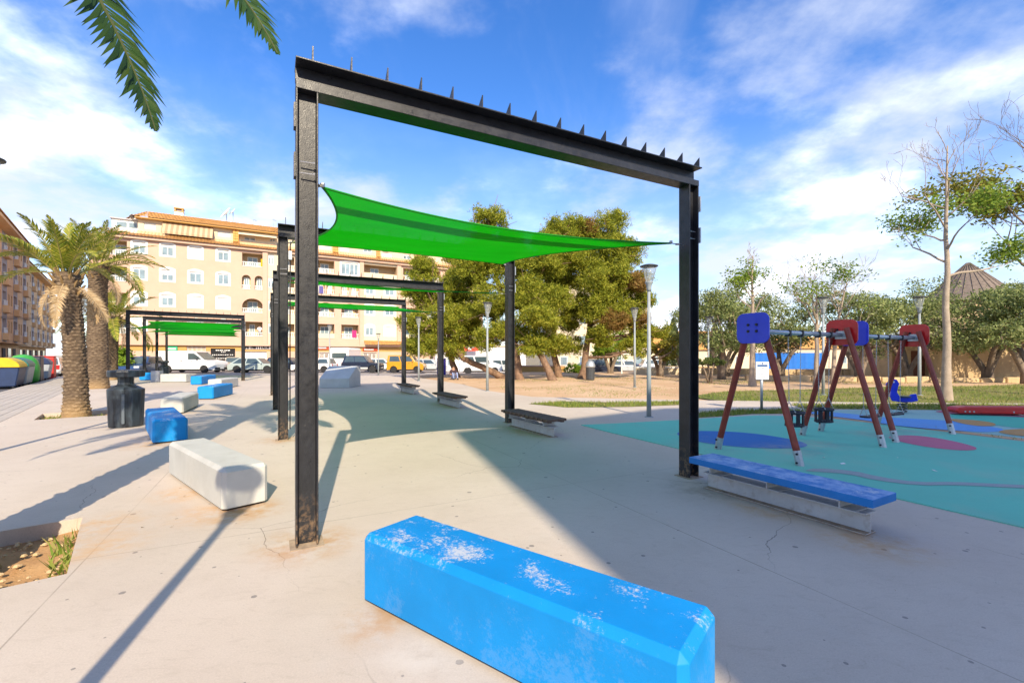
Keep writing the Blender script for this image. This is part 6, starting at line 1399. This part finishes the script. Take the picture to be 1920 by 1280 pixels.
# motorhome
t = thing('motorhome', 'white motorhome with big rear window beside the dark off road car', 'motorhome', cp(636, 53.5, -.34), R(4), 'vehicles parked along the road'); mb = MB(); mb.extrude([(-1.1, 0, z) if False else (x, 0, z) for x, z in ((-1.1, .5), (-1.12, 2.5), (-.95, 2.72), (.95, 2.72), (1.12, 2.5), (1.1, .5))], (0, 5.5, 0)); mb.build('body', white, t, bevel=.06, seg=2)
mb = MB(); mb.extrude([(x-.0, -.02, z+1.78) for x, z in rrect(1.65, .62, .12, 3)], (0, .03, 0)); mb.build('rear_window', M_CGLASS, t)
mb = MB(); [mb.lathe([(.34, -.1), (.34, .1)], 14, (x, y, .34), 'X') for x in (-.95, .95) for y in (1.0, 4.6)]; mb.build('wheel', M_TYRE, t); mb = MB(); mb.bx(-1.08, 1.08, -.08, .05, .45, .7); mb.build('bumper', M_BEAMGREY, t)
mb = MB(); mb.bx(-1.02, -.85, -.03, .0, .8, 1.1); mb.bx(.85, 1.02, -.03, .0, .8, 1.1); mb.build('tail_light', M_TAIL, t)

# ------------------------------------------------------------------ people
M_SKIN = mat('skin', (.42, .24, .16), .6, .06, 6, 0); M_HAIR = mat('dark_hair', (.03, .02, .015), .7, .2)
def person(loc, rz, label, shirt, trousers, pose):
    t = thing('person', label, 'person', loc, rz)
    J, E, Rr, part = pose
    me = bpy.data.meshes.new('body'); me.from_pydata([Vector(p) for p in J], E, []); o = link('body', me, t)
    for m_ in (M_SKIN, shirt, trousers, mat('shoe', (.03, .03, .03), .7)): me.materials.append(m_)
    sk = o.modifiers.new('skin', 'SKIN'); sub = o.modifiers.new('sub', 'SUBSURF'); sub.levels = sub.render_levels = 2
    for v, r_ in zip(me.skin_vertices[0].data, Rr): v.radius = (r_, r_) if not isinstance(r_, tuple) else r_
    me.skin_vertices[0].data[0].use_root = True
    dg = bpy.context.evaluated_depsgraph_get(); ev = o.evaluated_get(dg); nm = bpy.data.meshes.new_from_object(ev); o.modifiers.clear(); o.data = nm
    for m_ in (M_SKIN, shirt, trousers, mat('shoe', (.03, .03, .03), .7)):
        if len(nm.materials) < 4: nm.materials.append(m_)
    JV = [Vector(p) for p in J]
    for f in nm.polygons:
        c = f.center; best = min(range(len(E)), key=lambda k: (geometry.intersect_point_line(c, JV[E[k][0]], JV[E[k][1]])[0] - c).length if 0 <= geometry.intersect_point_line(c, JV[E[k][0]], JV[E[k][1]])[1] <= 1 else min((JV[E[k][0]]-c).length, (JV[E[k][1]]-c).length)); f.material_index = part[best]
        f.use_smooth = True
    hd = JV[-1]; mb = MB(); n = 12
    for i in range(7):
        pass
    mb.lathe([(.085*math.sin(a)+.012, .105*-math.cos(a)*.9) for a in [math.pi*i/8*.98 + .03 for i in range(4, 9)]], 12, (hd.x, hd.y+.012, hd.z+.012)); mb.build('hair', M_HAIR, t, True)
    return t
EDG = [(0, 1), (1, 2), (2, 3), (2, 4), (4, 5), (5, 6), (6, 7), (2, 8), (8, 9), (9, 10), (10, 11), (0, 12), (12, 13), (13, 14), (14, 15), (0, 16), (16, 17), (17, 18), (18, 19), (3, 20)]
PRT = [1, 1, 0, 1, 1, 0, 0, 1, 1, 0, 0, 2, 2, 2, 3, 2, 2, 2, 3, 0]
RAD = [.14, .135, .13, .055, .065, .048, .036, .03, .065, .048, .036, .03, .095, .065, .045, .04, .095, .065, .045, .04, .092]
sit = [(0, 0, .16), (0, .03, .38), (0, -.02, .60), (0, -.06, .70), (-.18, -.02, .58), (-.24, -.12, .36), (-.12, -.32, .34), (-.07, -.39, .33), (.18, -.02, .58), (.24, -.12, .36), (.12, -.32, .34), (.07, -.39, .33), (-.10, -.05, .14), (-.14, -.38, .46), (-.13, -.52, .08), (-.13, -.66, .05), (.10, -.05, .14), (.14, -.38, .46), (.13, -.52, .08), (.13, -.66, .05), (0, -.10, .82)]
person((-3.78, 29.2, -.06), R(25), 'person in pale blue trousers and dark top sitting under the leaning pine', mat('dark_top', (.05, .03, .04), .9), mat('pale_blue_trousers', (.20, .25, .42), .9), (sit, EDG, RAD, PRT))
stand = [(0, 0, .95), (0, .01, 1.18), (0, -.03, 1.42), (0, -.05, 1.52), (-.19, -.03, 1.40), (-.27, -.08, 1.14), (-.20, -.30, 1.08), (-.18, -.37, 1.08), (.19, -.03, 1.40), (.27, -.08, 1.14), (.20, -.30, 1.08), (.18, -.37, 1.08), (-.10, 0, .88), (-.11, -.02, .48), (-.11, .02, .09), (-.11, -.12, .05), (.10, 0, .88), (.11, -.02, .48), (.11, .02, .09), (.11, -.12, .05), (0, -.08, 1.64)]
pb = BA0 + BU*bs(487) + Vector((-BU.y, BU.x, 0))*.35
person((pb.x, pb.y, fl(1)+.62), math.atan2(BU.y, BU.x), 'person in a white shirt leaning on a first floor balcony of the flats', mat('white_shirt', (.65, .67, .72), .9), mat('grey_trousers', (.2, .2, .22), .9), (stand, EDG, RAD, PRT))

# ------------------------------------------------------------------ cables over the street
for k, (a, b) in enumerate((((-20, 553, 46), (72, 570, 62)), ((-20, 592, 44), (118, 588, 60)), ((-20, 594.5, 44), (118, 590.5, 60)))):
    A_, B_ = P(*a), P(*b); pts = [A_.lerp(B_, i/14) + Vector((0, 0, -.35*math.sin(math.pi*i/14))) - A_ for i in range(15)]
    t = thing('overhead_cable', ('thin upper cable across the left street', 'upper strand of the thick cable pair across the left street', 'lower strand of the thick cable pair across the left street')[k], 'cable', tuple(A_)); mb = MB(); mb.tube(pts, .022 if k else .014, 4); mb.build('cable', M_TRIM, t)
# litter on the play surface
for k, (px, py) in enumerate(((1580, 869), (1752, 882), (1545, 858), (1683, 858))):
    v = G(px, py, .015); t = thing('paper_scrap', ('white paper scrap on the turquoise rubber below the near swing', 'white paper scrap on the turquoise rubber right of the bench', 'tiny pale scrap on the turquoise rubber near the blue circle', 'tiny pale scrap on the turquoise rubber near the pink oval')[k], 'litter', (v.x, v.y, .014), k*1.3); mb = MB(); s_ = .035 if k < 2 else .02
    mb.add([(-s_, -s_*.6, .0), (s_, -s_*.5, .004), (s_*.8, s_*.6, .014), (-s_*.7, s_*.5, .006), (0, 0, .012)], [(0, 1, 4), (1, 2, 4), (2, 3, 4), (3, 0, 4)]); mb.build('paper', M_WHITE, t)

# loose bits blown over the paving, pebbles in the nearest pit
r = np.random.default_rng(77); n = 260; C = np.stack([r.uniform(-9, 5, n), r.uniform(2.0, 14, n), np.full(n, .006)], 1)
for bx_, by_, k in ((-3.3, 4.7, 30), (-6.6, 8.3, 30), (-.2, 2.35, 14), (-3.3, 4.3, 40), (2.6, 4.4, 30), (-11, 11.2, 50)): C = np.concatenate([C, np.stack([r.normal(bx_, .35, k), r.normal(by_, .35, k), np.full(k, .006)], 1)])
C = C[[not any(inpoly(np.array([p[0]]), np.array([p[1]]), square(c, s_, PIT_ANG))[0] for c, s_ in PITS) for p in C]]
V, Fc = leafcloud(C, .022, .55, .97, 5); V[:, 2] = .004 + np.abs(V[:, 2]-.006)*.4
tag(npmesh('ground_litter', V, Fc, leafmat('dry_leaf_bits', [(.12, .08, .05), (.25, .17, .09), (.40, .33, .24)], .1, .9)), 'small dry leaf bits blown over the paving', 'litter', kind='stuff')
mb = MB()
for k in range(150):
    c0, s_ = PITS[0]; u = Vector((math.cos(PIT_ANG), math.sin(PIT_ANG), 0)); w = Vector((-u.y, u.x, 0)); q = Vector((c0[0], c0[1], -.11)) + u*random.uniform(-.66, .66) + w*random.uniform(-.66, .66); z = random.uniform(.008, .028)
    mb.lathe([(z*.2, -z*.5), (z, 0), (z*.7, z*.5), (z*.1, z*.7)], 5, tuple(q), rot0=random.random()*6)
tag(mb.build('pebbles', M_STONE), 'small stones lying in the nearest tree pit', 'stones', kind='stuff')
